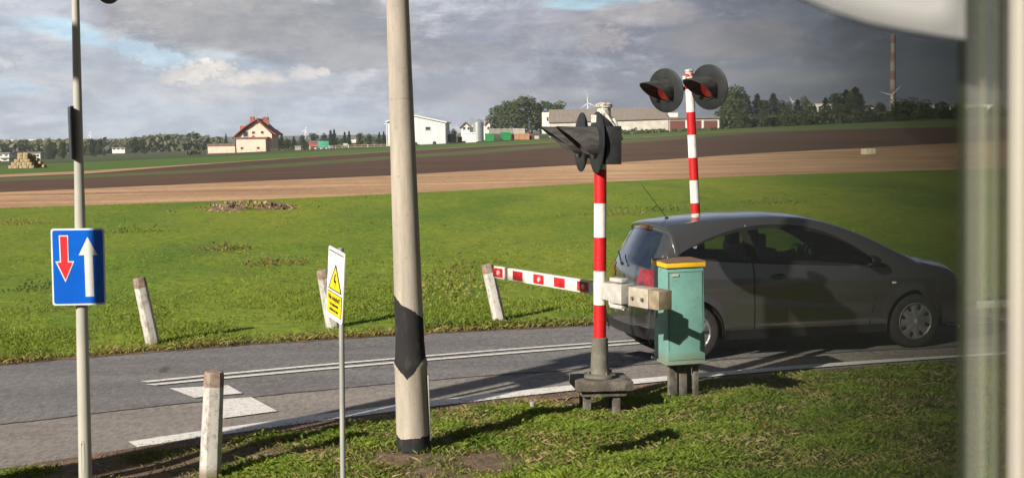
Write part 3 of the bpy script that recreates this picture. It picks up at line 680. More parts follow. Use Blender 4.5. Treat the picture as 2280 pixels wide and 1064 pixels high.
# blue sign
def px_plate(poly, cx, cy, s): return [((x - cx) * s, -(y - cy) * s) for x, y in poly]
def rrect(w_, h, r, n=6):
    out_ = []
    for cx_, cz_, a0 in ((w_ / 2 - r, h / 2 - r, 0), (-w_ / 2 + r, h / 2 - r, 90), (-w_ / 2 + r, -h / 2 + r, 180), (w_ / 2 - r, -h / 2 + r, 270)):
        for i in range(n + 1): a = R(a0 + 90 * i / n); out_.append((cx_ + r * math.cos(a), cz_ + r * math.sin(a)))
    return out_
t_ = thing('road_sign', (0, 0, 0), 'blue rectangular priority sign with red down arrow and white up arrow', 'road sign')
yS = 10.1 - .075; c_ = at(174.5, 594, yS); M = frame(t_, (1, .12, -.012), (0.0, 0, 1), c_); k = yS / 3100
M_back = mat('sign_back', (.35, .35, .35), (.28, .28, .28), .5, metal=.4)
MB().prism(rrect(116 * k, 172 * k, 6 * k), .012).build('border', M_signw, t_)
MB().prism(rrect(109 * k, 164 * k, 4.5 * k), .003, Matrix.Translation((0, -.002, 0))).build('face', M_blue, t_)
ra = [(134, 523), (154, 523), (154, 581), (166, 581), (146, 628), (125, 581), (135, 581)]
ri = [(136.5, 525.5), (151.5, 525.5), (151.5, 583.5), (162, 583.5), (146, 622), (129, 583.5), (137.5, 583.5)]
wa = [(196, 527), (217, 568), (206.5, 568), (207.5, 661), (189, 661), (188, 568), (176, 568)]
MB().prism(px_plate(ra, 174.5, 594, k), .003, Matrix.Translation((0, -.004, 0))).build('arrow_outline', M_signw, t_)
MB().prism(px_plate(ri, 174.5, 594, k), .003, Matrix.Translation((0, -.006, 0))).build('red_arrow', M_signred, t_)
MB().prism(px_plate(wa, 174.5, 594, k), .003, Matrix.Translation((0, -.004, 0))).build('white_arrow', M_signw, t_)
for z in (.17, -.17): MB().box((.0, .045, z), (.11, .07, .03)).build('clamp', M_back, t_, bevel=.004)
# dark panel edge-on
t_ = thing('side_sign', (0, 0, 0), 'narrow dark sign panel seen edge on, clamped above the blue sign', 'sign panel')
pa, pb = at(156, 296, 10.19), at(163, 296, 9.8); d = pb - pa; d.z = 0; frame(t_, d, (0, 0, 1), (pa + pb) / 2)
M_panel = mat('panel_grey', (.055, .058, .065), (.045, .048, .052), .6)
MB().box((0, 0, 0), (d.length, .022, .375)).build('panel', M_panel, t_, bevel=.004)
MB().box((-.13, .03, .03), (.06, .07, .018)).build('clamp', M_dark, t_, bevel=.003)
MB().box((-.13, .03, -.05), (.06, .05, .018)).build('clamp', M_dark, t_, bevel=.003)

# yellow/white warning sign -----------------------------------------
t_ = thing('warning_sign', (0, 0, 0), 'small white and yellow high voltage warning sign on a thin grey post', 'warning sign')
pb_ = at(765, 1200, 8.52); stand(t_, pb_, at(759, 560, 8.52)); inv = t_.matrix_world.inverted()
Lp = (at(759, 552, 8.52) - pb_).length
MB().lathe([(.0175, -.1), (.0165, Lp - .01), (.019, Lp - .008), (.019, Lp)], 18).build('post', M_galv, t_, True)
TL, TR, BL, BR = at(731, 545, 8.62), at(769, 561, 8.40), at(736, 700, 8.62), at(769, 727, 8.40)
cen = (TL + TR + BL + BR) / 4; xa = (TR - TL + BR - BL) / 2; za = (TL - BL + TR - BR) / 2; wS, hS = xa.length, za.length
cen = cen + Vector((-.01, -.02, 0))
MS = inv @ frame(None, xa, za, cen)
sg = MB().prism(rrect(wS, hS, .018), .006, MS).build('plate', M_signw, t_)
def splate(poly, off, m, name, th=.001):
    MB().prism([(x * wS, z * hS) for x, z in poly], th, MS @ Matrix.Translation((0, -off, 0))).build(name, m, t_ if name != 'symbol' else tri)
Tn = MS
MB().prism([(x * wS, z * hS) for x, z in ((-.44, .44), (.44, .44), (.44, .455), (-.44, .455))], .001, MS @ Matrix.Translation((0, -.0015, 0))).build('border_line', M_dark, t_)
MB().prism([(-.42 * wS, -.09 * hS), (.42 * wS, -.09 * hS), (0, .30 * hS)], .001, MS @ Matrix.Translation((0, -.0015, 0))).build('triangle_border', M_black, t_)
tri = MB().prism([(-.34 * wS, -.07 * hS), (.34 * wS, -.07 * hS), (0, .245 * hS)], .001, MS @ Matrix.Translation((0, -.003, 0))).build('triangle', M_yel, t_)
bolt = [(-.02, .155), (.045, .155), (.0, .065), (.085, .065), (-.005, -.055), (.02, .03), (-.07, .03)]
splate(bolt, .0045, M_black, 'symbol')
MB().prism([(x * wS, z * hS) for x, z in ((-.45, -.43), (.45, -.43), (.45, -.12), (-.45, -.12))], .001, MS @ Matrix.Translation((0, -.0015, 0))).build('text_border', M_black, t_)
ty = MB().prism([(x * wS, z * hS) for x, z in ((-.42, -.42), (.42, -.42), (.42, -.13), (-.42, -.13))], .001, MS @ Matrix.Translation((0, -.003, 0))).build('text_panel', M_yel, t_)
def text(body, size, M, m, parent, bold=0.0, name='lettering', sx_=1):
    cu = bpy.data.curves.new(name, 'FONT'); cu.body = body; cu.size = size; cu.align_x = 'CENTER'; cu.align_y = 'CENTER'; cu.extrude = .0006; cu.offset = bold
    tmp = bpy.data.objects.new(name, cu); COL.objects.link(tmp); bpy.context.view_layer.update(); me = bpy.data.meshes.new_from_object(tmp.evaluated_get(bpy.context.evaluated_depsgraph_get())); bpy.data.objects.remove(tmp)
    me.materials.clear(); me.materials.append(m); o = bpy.data.objects.new(name, me); COL.objects.link(o); o.parent = parent
    o.matrix_parent_inverse = Matrix.Identity(4); o.matrix_local = M @ Matrix.Rotation(R(90), 4, 'X') @ Matrix.Diagonal((sx_, 1, 1, 1)); return o
for s_, body, z in ((.044, 'Nie dotykać!', -.195), (.028, 'Urządzenie', -.285), (.028, 'elektryczne', -.36)):
    text(body, s_, MS @ Matrix.Translation((0, -.0045, z * hS)), M_black, t_, .0006, sx_=.78 if s_ > .03 else 1.05)

# red and white signals ---------------------------------------------
def stripe_fn(off, per=.30):
    def fn(t, b):
        tcx = t.n('ShaderNodeTexCoord').outputs['Object']; sp = t.n('ShaderNodeSeparateXYZ'); t.l(tcx, sp.inputs[0])
        f = t.m('LESS_THAN', t.m('FRACT', t.m('DIVIDE', t.m('ADD', sp.outputs[2], off), 2 * per)), .5)
        n_ = t.ramp(t.noise(tcx, 14, 5, .6), .4, .7)
        wh = t.mix(n_, (.80, .77, .70), (.68, .64, .56)); rd = t.mix(n_, (.56, .010, .014), (.44, .010, .014))
        cc = t.mix(f, wh, rd); cc = t.mix(t.m('MULTIPLY', t.ramp(t.noise(tcx, 60, 5, .7), .63, .7), .5), cc, (.25, .16, .12)); t.l(cc, b.inputs['Base Color'])
    return fn
M_capw = mat('flaking_white', (.60, .57, .50), (.20, .16, .12), .7, nscale=34, bump=.4, lo=.50, hi=.62)
def cap_fitting(par, z, q=1.0, ox=0):
    Mq = Matrix.Translation((ox, 0, z)) @ Matrix.Scale(q, 4) @ Matrix.Translation((0, 0, -z))
    mb = MB(); mb.lathe([(.062, z - .09), (.062, z - .02), (.045, z), (.045, z + .05), (.055, z + .055), (.055, z + .075), (.03, z + .085)], 20); mb.v = [tuple(Mq @ Vector(v)) for v in mb.v]; mb.build('cap_fitting', M_capw, par, True)
    mb = MB(); mb.box((.05, -.02, z - .10), (.06, .05, .10), rz=.4); mb.tube((-.02, -.04, z + .05), (.075, -.05, z - .09), .014, n=10); mb.tube((.06, -.02, z - .02), (.11, -.04, z - .16), .016, n=10); mb.box((-.05, -.02, z - .02), (.05, .05, .05), rz=.7); mb.v = [tuple(Mq @ Vector(v)) for v in mb.v]; mb.build('cable_clamp', M_capw, par, bevel=.004)
# front signal
yA = 12.3; kA = yA / 3100; sA = thing('crossing_signal', (0, 0, 0), 'crossing signal seen from behind on a red and white post, standing on a concrete plinth', 'crossing signal', 'red and white striped crossing signals')
bA = at(1335, 905, yA); stand(sA, bA, at(1337, 300, yA)); zA = lambda py: (at(1336, py, yA) - bA).length * (1 if py < 905 else -1)
m = custom('stripes_front', stripe_fn(-(zA(752)) , (zA(390) - zA(752)) / 4.83), .45, .4)
MB().lathe([(14.2 * kA, zA(752)), (13.8 * kA, zA(262))], 32).build('post', m, sA, True)
Mcone = mat('grey_cast_iron', (.16, .145, .115), (.11, .10, .08), .7, nscale=9, bump=.2)
MB().lathe([(36 * kA, zA(838)), (36 * kA, zA(832)), (24 * kA, zA(829)), (20.5 * kA, zA(815)), (18.3 * kA, zA(752)), (13 * kA, zA(750))], 32).build('base_cone', Mcone, sA, True)
for a in range(4):
    an = a * 1.571 + .5; MB().tube((29 * kA * math.cos(an), 29 * kA * math.sin(an), zA(833)), (29 * kA * math.cos(an), 29 * kA * math.sin(an), zA(824)), .011, n=6).build('bolt', Mcone, sA)
MB().box((.01, 0, zA(850)), (.50, .46, .085), rz=.12, taper=1.0).build('plinth', M_block, sA, bevel=.008)
MB().box((.01, 0, zA(868)), (.40, .36, .05), rz=.12).build('plinth_rim', M_block, sA, bevel=.006)
for dx, dy in ((-.13, -.12), (.13, -.10), (-.15, .12), (.11, .14)):
    MB().box((.01 + dx, dy, zA(868) / 2 - .07), (.065, .065, zA(868) + .1), rz=.12).build('leg', M_block, sA, bevel=.006)
nA = Vector((-.985, -.17, .02)).normalized(); sdir = Vector((-.17, .985, 0))
zc = zA(318)
for s_, L0 in ((0.0, .36), (.62, .38)):
    c_ = Vector((.0, -.06, zc)) + sdir * s_ + nA * .02 + Vector((-.01, 0, 0)); lamp_unit(sA, lamp_frame(c_, nA), L0=L0)
MB().box((.078, -.10, zc - .02), (.135, .34, .33), rz=.12).build('terminal_box', M_black, sA, bevel=.006)
MB().box((-.02, .28, zc - .02), (.05, .62, .05), rz=.17).build('cross_arm', M_dark, sA, bevel=.004)
cap_fitting(sA, zA(258), 1.35, .03)
# far signal
yB = 17.0; kB = yB / 3100; sB = thing('crossing_signal', (0, 0, 0), 'crossing signal with two round hooded red lamps on a striped post behind the car', 'crossing signal', 'red and white striped crossing signals')
# foot found by following the post down to the verge
ax0, ax1 = at(1534, 160, yB), at(1549, 480, yB); dirB = (ax1 - ax0) / (ax0.z - ax1.z); bB = ax0 + dirB * (ax0.z - .03); stand(sB, bB, ax0)
zB = lambda py: (at(1534 + 15 * (py - 160) / 320, py, yB) - bB).length
m = custom('stripes_back', stripe_fn(-zB(452) + (zB(250) - zB(452)) / 4, (zB(250) - zB(452)) / 4), .45, .4)
MB().lathe([(10.6 * kB, .30), (9.8 * kB, zB(165))], 28).build('post', m, sB, True)
MB().lathe([(.14, -.05), (.14, .02), (.085, .03), (.075, .30), (.05, .31)], 28).build('base_cone', Mcone, sB, True)
nB = Vector((-.70, -.70, -.07)).normalized(); sBd = Vector((.707, -.707, 0)); zc = zB(197)
for s_ in (-.33, .33): lamp_unit(sB, lamp_frame(Vector((.03, .02, zc)) + sBd * s_ + nB * .09, nB), L0=.43)
MB().box((0, 0, zc), (.66, .04, .05), rz=-.785).build('cross_arm', M_dark, sB, bevel=.004)
cap_fitting(sB, zB(170))

# barrier boom -------------------------------------------------------
PA, PB = at(1104, 605, 13.75), at(1492, 668, 11.6)
bt = thing('barrier_boom', (0, 0, 0), 'short white barrier boom with red squares and grey counterweights, pivoting at the striped post', 'barrier boom')
frame(bt, PB - PA, (0, 0, 1), PA); Lb = (PB - PA).length
def along(px):
    lo, hi = 0.0, 1.0
    for _ in range(30):
        mid = (lo + hi) / 2; p = PA.lerp(PB, mid); v = p - CAM; x_ = CX + F * v.dot(RT) / v.dot(fw)
        if x_ < px: lo = mid
        else: hi = mid
    return lo * Lb
MB().box((along(1352) / 2, 0, .0), (along(1352), .045, .118)).build('beam', M_white, bt, bevel=.006)
for i, px in enumerate((1113, 1157, 1203.5, 1250, 1302)):
    a = along(px); r_ = MB().box((a, -.0245, .0), (.165, .004, .088)).build('reflector', mat('reflector_red', (.62, .02, .025), (.30, .012, .02), .3, nscale=9), bt)
    if i % 2 == 0: MB().lathe([(.026, 0), (.024, .007), (.01, .012)], 16, Matrix.Translation((a + .012, -.0265, 0)) @ Matrix.Rotation(R(90), 4, 'X')).build('reflex_lens', mat('lens_pink', (.85, .45, .42), (.80, .2, .2), .2, nscale=40), r_, True)
Mgw = mat('grey_enamel', (.47, .45, .41), (.38, .36, .32), .5, nscale=12)
a0, a1 = along(1356), along(1378); MB().box(((a0 + a1) / 2, -.03, .0), (a1 - a0 + .05, .11, .15)).build('pivot_plate', Mgw, bt, bevel=.006)
a0, a1 = along(1381), along(1405); MB().box(((a0 + a1) / 2, -.035, .0), (a1 - a0, .15, .17)).build('pivot_box', Mgw, bt, bevel=.006)
for z in (.115, -.115): MB().box((along(1388) , -.05, z), (.17, .08, .035)).build('clamp', Mgw, bt, bevel=.008)
Mcw = mat('cast_weight', (.44, .39, .31), (.31, .27, .21), .7, nscale=9, bump=.2)
a0, a1 = along(1422), along(1466); cw = MB().box(((a0 + a1) / 2, -.04, 0), (a1 - a0, .15, .165)).build('counterweight', Mcw, bt, bevel=.006)
for dx in (-.07, .06): MB().tube(((a0 + a1) / 2 + dx, -.11, -.01), ((a0 + a1) / 2 + dx, -.135, -.01), .016, n=6).build('bolt', Mcone, cw)
a0, a1 = along(1467), along(1490); MB().box(((a0 + a1) / 2, -.04, 0), (a1 - a0 - .006, .145, .16)).build('counterweight', mat('weight_rust', (.33, .26, .17), (.22, .17, .11), .75, nscale=10), bt, bevel=.005)
MB().box((along(1415), -.02, 0), (.14, .05, .05)).build('weight_arm', Mcone, bt, bevel=.004)

# green relay cabinet --------------------------------------------------
yC = 12.66; kC = yC / 3100; ct = thing('relay_cabinet', (0, 0, 0), 'turquoise metal relay cabinet with a yellow lid on short concrete legs', 'cabinet')
fx = at(1521, 700, yC).x; ct.location = (fx - .01, yC + .19, 0); ct.rotation_euler = (R(.3), R(-.5), R(13))
def tq_fn(t, b):
    o_ = t.n('ShaderNodeTexCoord').outputs['Object']; sp = t.n('ShaderNodeSeparateXYZ'); t.l(o_, sp.inputs[0]); z = sp.outputs[2]
    cc = t.mix(t.ramp(t.noise(o_, 3, 6, .7), .35, .65), (.175, .365, .315), (.135, .29, .25))
    cc = t.mix(t.m('MULTIPLY', t.ramp(t.noise(t.mapv(o_, (14, 14, .8)), 1.5, 5, .7), .52, .7), .35), cc, (.22, .30, .24))
    cc = t.mix(t.m('MULTIPLY', t.ramp(t.m('ADD', z, t.m('MULTIPLY', t.noise(o_, 12, 5, .7), .16)), .56, .44), .7), cc, (.20, .19, .13))
    cc = t.mix(t.m('MULTIPLY', t.ramp(t.noise(o_, 24, 6, .75), .62, .67), .8), cc, (.17, .09, .05))
    t.l(cc, b.inputs['Base Color'])
Mtq = custom('turquoise_paint', tq_fn, .5, .4)
bz, tz_ = at(1521, 808, yC).z, at(1521, 598, yC).z
MB().box((0, 0, (bz + tz_) / 2), (.365, .38, tz_ - bz), taper=.97).build('cabinet_body', Mtq, ct, bevel=.008)
MB().box((0, 0, bz + .002), (.41, .43, .020)).build('base_flange', Mtq, ct, bevel=.004)
lid = MB().box((0, 0, tz_ + .035), (.385, .40, .045)).build('lid', mat('yellow_lid', (.80, .50, .015), (.68, .40, .02), .5, nscale=9), ct, bevel=.006)
MB().box((0, 0, tz_ + .0625), (.39, .405, .010)).build('lid_top', mat('rusty_top', (.22, .12, .07), (.15, .09, .06), .8, nscale=10), lid)
MB().box((-.10, -.192, tz_ - .055), (.065, .004, .022)).build('label_plate', mat('pale_label', (.55, .50, .42), (.5, .45, .38), .6), ct)
for z in (.18, .78): MB().tube((-.178, -.15, bz + z), (-.178, -.15, bz + z + .06), .009, n=10).build('hinge', Mtq, ct)
MB().box((-.187, .12, (bz + tz_) / 2), (.008, .03, .09)).build('latch', Mgw, ct, bevel=.003)
mb = MB(); hh_ = tz_ - bz
for x_, z_, w_, h_ in ((-.165, hh_ / 2, .003, hh_ - .06), (.165, hh_ / 2, .003, hh_ - .06), (0, .03, .33, .003), (0, hh_ - .03, .33, .003)): mb.box((x_ * (1 - .03 * z_ / hh_), -.1895 + .0045 * z_ / hh_, bz + z_), (w_, .004, h_))
mb.build('door_seam', M_dark, ct)
MB().box((0, 0, bz - .03), (.30, .27, .03)).build('bearer', M_block, ct)
for dx, dy, w_ in ((-.12, -.10, .06), (.0, -.06, .075), (.12, -.09, .05), (-.02, .10, .06), (.12, .10, .05)):
    MB().box((dx, dy, bz / 2 - .08), (w_, w_ * .8, bz + .06), rz=.1).build('leg', M_block, ct, bevel=.005)
# cable marker stub
p = gp(1186, 922); o = MB().lathe([(.022, -.05), (.022, .055), (.026, .057), (.026, .07), (.02, .075)], 14).build('cable_marker', M_galv, None, True); o.location = (p.x, p.y, bank_z(p.x, p.y)); tag(o, 'short pale pipe stub sticking out of the bank grass', 'marker')
# pale guard rail right of the car
gr = thing('guard_rail', (0, 0, 0), 'pale grey guard rail beyond the front of the car', 'guard rail'); pL = at(2172, 690, 18.3); gr.location = (pL.x, 18.3, 0)
Mr = mat('rail_metal', (.42, .42, .38), (.34, .34, .30), .5, nscale=5)
zr = at(2200, 695, 18.3).z; mb = MB(); prof = [(-.02, -.155), (-.05, -.12), (-.05, -.06), (0, -.02), (0, .02), (-.05, .06), (-.05, .12), (-.02, .155)]
vs = [(0, y, z + zr) for y, z in prof] + [(5.5, y + .8, z + zr) for y, z in prof]; mb.add(vs, [(i, i + 1, i + 9, i + 8) for i in range(7)]); mb.build('rail', Mr, gr)
for x in (.3, 2.3, 4.3): MB().box((x, .07 + x * .145, zr / 2), (.06, .1, zr + .1)).build('post', Mr, gr)
# ================================================================ THE CAR (local: x forward, y left, z up)
car = thing('parked_car', (0, 0, 0), 'dark grey three door hatchback car driving away to the right on the near lane', 'car'); car.name = 'hatchback_car'
YAW = math.atan2(.245, .969); car.location = (3.04, 15.93, .016); car.rotation_euler = (0, 0, YAW)
def I(x, pts): return float(np.interp(x, [p[0] for p in pts], [p[1] for p in pts]))
def pchip(pts, n):
    xs = np.array([p[0] for p in pts], float); ys = np.array([p[1] for p in pts], float)
    h = np.diff(xs); d = np.diff(ys) / h; mm = np.zeros(len(xs)); mm[0], mm[-1] = d[0], d[-1]
    for i in range(1, len(xs) - 1): mm[i] = 0 if d[i - 1] * d[i] <= 0 else 2 * d[i - 1] * d[i] / (d[i - 1] + d[i])
    def f(x):
        x = min(max(x, xs[0]), xs[-1]); i = min(len(h) - 1, max(0, int(np.searchsorted(xs, x) - 1))); t = (x - xs[i]) / h[i]
        return float((2 * t**3 - 3 * t**2 + 1) * ys[i] + (t**3 - 2 * t**2 + t) * h[i] * mm[i] + (-2 * t**3 + 3 * t**2) * ys[i + 1] + (t**3 - t**2) * h[i] * mm[i + 1])
    return f
# silhouette by arc parameter (x, z), rear bumper foot -> roof -> nose foot
SIL = [(-1.90, .24), (-1.925, .34), (-1.935, .46), (-1.93, .58), (-1.915, .66), (-1.885, .72), (-1.868, .80), (-1.855, .90), (-1.83, .99), (-1.77, 1.10), (-1.69, 1.23), (-1.61, 1.35), (-1.575, 1.405), (-1.60, 1.43), (-1.56, 1.452), (-1.40, 1.478), (-1.1, 1.505), (-.7, 1.524), (-.3, 1.527), (.0, 1.510), (.25, 1.465), (.45, 1.41), (.7, 1.325), (.95, 1.225), (1.2, 1.11), (1.38, 1.025), (1.46, .985), (1.60, .968), (1.78, .93), (1.96, .885), (2.07, .80), (2.13, .70), (2.16, .56), (2.165, .42), (2.15, .32), (2.11, .22)]
acc = [0]
for a, b in zip(SIL, SIL[1:]): acc.append(acc[-1] + math.dist(a, b))
fx_, fz_ = pchip([(s, p[0]) for s, p in zip(acc, SIL)], 0), pchip([(s, p[1]) for s, p in zip(acc, SIL)], 0)
WR, WF, RW = (-1.36, .30), (1.29, .30), .355
NS = 330; st_ = [(fx_(s), fz_(s)) for s in np.linspace(0, acc[-1], NS)]
# extra stations at the door gap and pillars
bB_ = pchip([(-1.56, 1.125), (-1.3, 1.075), (-1.0, 1.045), (-.5, 1.005), (0, .975), (.5, .945), (.97, .915), (1.1, .91)], 0)
tT_ = pchip([(-1.56, 1.13), (-1.42, 1.185), (-1.28, 1.235), (-1.01, 1.325), (-.72, 1.392), (-.4, 1.418), (-.1, 1.405), (.12, 1.365), (.39, 1.275), (.65, 1.145), (.85, 1.02), (.97, .92), (1.1, .911)], 0)
hw = pchip([(-1.94, .74), (-1.75, .80), (-1.4, .835), (-.8, .845), (.3, .845), (1.0, .845), (1.4, .835), (1.8, .80), (2.1, .72)], 0)
topw = pchip([(-1.94, .70), (-1.86, .68), (-1.7, .62), (-1.58, .56), (-1.2, .545), (-.3, .545), (.3, .56), (.7, .60), (1.0, .645), (1.4, .69), (1.8, .67), (2.1, .60)], 0)
def sill(x):
    z = .20 + (.05 * ss(1.5, 2.05, abs(x)))
    for xc, zc in (WR, WF):
        if abs(x - xc) < RW: z = max(z, zc + math.sqrt(RW * RW - (x - xc) ** 2))
    return z
def bulge(x, z):                              # half width of the flank by height
    w0 = hw(x); f = I(z, [(.18, .945), (.28, .965), (.34, .985), (.45, .99), (.62, 1.0), (.78, .995), (.9, .975), (1.0, .945), (1.1, .91)])
    y = w0 * f
    for xc, zc in (WR, WF):                   # flared arches
        r = math.hypot(x - xc, z - zc)
        if z > zc - .1: y += .018 * math.exp(-((r - RW) / .05) ** 2)
    y -= .014 * math.exp(-((z - (.60 - .08 * x)) / .05) ** 2) * ss(1.0, .7, abs(x))   # scallop along the doors
    y += .006 * math.exp(-((z - (.83 + .03 * -x)) / .02) ** 2) * ss(1.9, 1.3, abs(x))
    return y
NB_, NG, NT_ = 16, 10, 8
def station(x, s):
    """list of (y, z, zone) from sill to roof centre"""
    b = bB_(x) if -1.56 < x < 1.1 else (bB_(-1.56) if x < 0 else .91); t = tT_(x) if -1.56 < x < 1.1 else b
    tw = topw(x); zt = s - .035 if s > .5 else s - .02
    b2 = min(b, zt - .06); t2 = min(max(t, b2 + .004), zt - .03)
    z0 = min(sill(x), b2 - .03) if s > .5 else min(.24, s - .06)
    if z0 > b2 - .02: z0 = b2 - .02
    rows = []
    for i in range(NB_ + 1):
        z = z0 + (b2 - z0) * i / NB_; rows.append((bulge(x, z), z))
    yb = rows[-1][0]; 
    for i in range(1, NG + 1):
        f = i / NG; z = b2 + (t2 - b2) * f; full = (z - b2) / max(.05, zt - b2); y = yb + (tw - yb) * (full ** 1.25) * .92 - .012 * min(1, f * 6) * (1 if t2 - b2 > .02 else 0); rows.append((y, z))
    yt, zt0 = rows[-1]
    for i in range(1, 5):
        f = i / 4; rows.append((yt + (tw - yt) * f + .012 * math.sin(math.pi * f), zt0 + (zt - zt0) * (1 - (1 - f) ** 1.5)))
    for i in range(1, NT_ + 1):
        f = i / NT_; rows.append((tw * (1 - f), zt + (s - zt) * (1 - (1 - f) ** 2.2)))
    return rows
grid = []
for x, s in st_:
    row = []
    for (y, z) in station(x, s):
        k_ = ss(1.15, 1.9, abs(x)); K = .13 if x < 0 else .24
        if x > 0 and z > .95: k_ = max(k_, ss(.3, 1.2, x)); K = .10
        xx = x - math.copysign(K * (abs(y) / .8) ** 2 * k_, x)
        row.append(Vector((xx, y, z)))
    grid.append(row)
nr = len(grid[0]); G0, G1_ = NB_, NB_ + NG; RE = NB_ + NG + 4
M_car = custom('car_paint', lambda t, b: (b.inputs['Base Color'].__setattr__('default_value', (.175, .172, .172, 1)), b.inputs['Metallic'].__setattr__('default_value', .80), b.inputs['Coat Weight'].__setattr__('default_value', 1.0), b.inputs['Coat Roughness'].__setattr__('default_value', .03)), .22, .5)
M_trim = mat('black_trim', (.012, .012, .013), (.018, .018, .018), .45)
def glass_mat(name, tint, rough=.02, op=.25):
    m = bpy.data.materials.new(name); m.use_nodes = True; t = NT(m.node_tree); m.node_tree.nodes.clear()
    g = t.n('ShaderNodeBsdfGlossy'); g.inputs['Roughness'].default_value = rough; g.inputs['Color'].default_value = (.9, .95, 1, 1)
    tr = t.n('ShaderNodeBsdfTransparent'); tr.inputs[0].default_value = (*tint, 1)
    fr = t.n('ShaderNodeFresnel'); fr.inputs[0].default_value = 1.5
    mx = t.n('ShaderNodeMixShader'); t.l(t.m('ADD', fr.outputs[0], op * .12, clamp=True), mx.inputs[0]); t.l(tr.outputs[0], mx.inputs[1]); t.l(g.outputs[0], mx.inputs[2])
    o = t.n('ShaderNodeOutputMaterial'); t.l(mx.outputs[0], o.inputs[0]); return m
M_glass = glass_mat('side_glass', (.50, .57, .53)); M_rglass = glass_mat('rear_glass', (.10, .13, .14), .02, 2.2); M_wind = glass_mat('windscreen_glass', (.55, .62, .58))
M_tail = mat('tail_red', (.28, .006, .010), (.14, .004, .006), .15, nscale=16, coat=1)
parts = {}
def put(key, side, quad):
    parts.setdefault(key, []).append([Vector((p.x, p.y * side, p.z)) for p in (quad if side < 0 else quad[::-1])])
for i in range(NS - 1):
    xm = (st_[i][0] + st_[i + 1][0]) / 2; sm = (st_[i][1] + st_[i + 1][1]) / 2
    for j in range(nr - 1):
        q = [grid[i][j], grid[i + 1][j], grid[i + 1][j + 1], grid[i][j + 1]]; c_ = (q[0] + q[1] + q[2] + q[3]) / 4
        for side in (-1, 1):
            key = 'body'
            if G0 <= j < G1_ and -1.555 < xm < .965:
                # slanted B pillar
                d = c_.x - (-.655 - .22 * (c_.z - 1.2))
                if abs(d) < .05: key = 'pillar'
                elif c_.x < -1.47 or c_.x > .86: key = 'pillar'
                elif j == G0 or j == G1_ - 1: key = 'pillar'
                else: key = 'side_window_r' if (d < 0) else 'side_window_f'
                if key.startswith('side'): key += str(side)
            elif j >= RE + 0 and .42 < xm < 1.36: key = 'windscreen' if j >= RE + 1 else 'body'
            elif j >= RE + 1 and sm < 1.375 and sm > 1.005 and xm < -1.2: key = 'rear_window'
            elif xm > 1.36 and xm < 1.47 and j >= RE: key = 'pillar'
            elif (-1.9 < xm < -1.50 and .775 < c_.z < .965 and c_.y > .34 + abs(c_.z - .86) * 1.1 and c_.x < -1.52 - abs(c_.z - .90) * 1.2) : key = 'tail%d' % side
            elif (xm > 1.76 and .62 < c_.z < .78 and c_.y > .42 and j < RE): key = 'head%d' % side
            elif c_.z < .285 and abs(xm) < 1.9: key = 'skirt'
            elif xm > 1.9 and c_.z < .52 and c_.y < .5: key = 'skirt'
            elif xm < -1.8 and c_.z < .36 : key = 'skirt'
            elif j < G0 and abs(c_.x - (-.645)) < .006 and c_.z > .28: key = 'skirt'
            elif j < G0 and abs(c_.x - .80 + .25 * max(0, .6 - c_.z)) < .005 and c_.z > .30: key = 'skirt'
            elif xm < -1.4 and j >= RE - 1 and abs(sm - .70) < .012: key = 'skirt'
            put(key, side, q)
def surf(key, name, m, off=0.0):
    me = bpy.data.meshes.new(name); bm = bmesh.new()
    for q in parts.get(key, []):
        vs = [bm.verts.new(p) for p in q]
        try: bm.faces.new(vs)
        except Exception: pass
    bmesh.ops.remove_doubles(bm, verts=bm.verts, dist=.00012); bmesh.ops.dissolve_degenerate(bm, edges=bm.edges, dist=.00005); bmesh.ops.recalc_face_normals(bm, faces=bm.faces)
    cen = Vector((0, 0, .7))
    if off:
        bm.normal_update()
        for v in bm.verts:
            n_ = v.normal if v.normal.dot(v.co - cen) > 0 else -v.normal
            v.co += n_ * off
    bm.to_mesh(me); bm.free(); me.polygons.foreach_set('use_smooth', [True] * len(me.polygons)); me.materials.append(m)
    o = bpy.data.objects.new(name, me); COL.objects.link(o); o.parent = car; return o
body = surf('body', 'body', M_car); surf('pillar', 'window_surround', M_trim); surf('skirt', 'lower_trim', M_trim)
for s in (-1, 1):
    for k_, nm in (('f', 'side_window'), ('r', 'side_window')): surf('side_window_%s%d' % (k_, s), nm, M_glass, -.002)
    tl = surf('tail%d' % s, 'tail_light', M_tail, .006); surf('head%d' % s, 'headlight', mat('headlight_glass', (.07, .075, .08), (.05, .052, .055), .12, nscale=9, coat=1), .003)
surf('windscreen', 'windscreen', M_wind, -.003); surf('rear_window', 'rear_window', M_rglass, -.003)
# floor pan and wheel wells
mb = MB(); mb.box((0.05, 0, .24), (3.5, 1.30, .10)); mb.box((1.30, 0, .45), (.8, 1.15, .40)); mb.box((-1.35, 0, .45), (.75, 1.15, .42)); mb.build('underbody', M_black, car)
for xc, zc in (WR, WF):
    for s in (-1, 1):
        mb = MB(); n = 22; vs = []; fs = []
        for yy in (.52, .80):
            for i in range(n + 1): a = math.pi * (i / n) * 1.1 - .157; vs.append((xc + (RW + .004) * math.cos(a), s * yy, zc + (RW + .004) * math.sin(a)))
        for i in range(n): fs.append((i, i + 1, n + 2 + i, n + 1 + i))
        mb.add(vs, fs).build('wheel_arch', M_black, car, True)
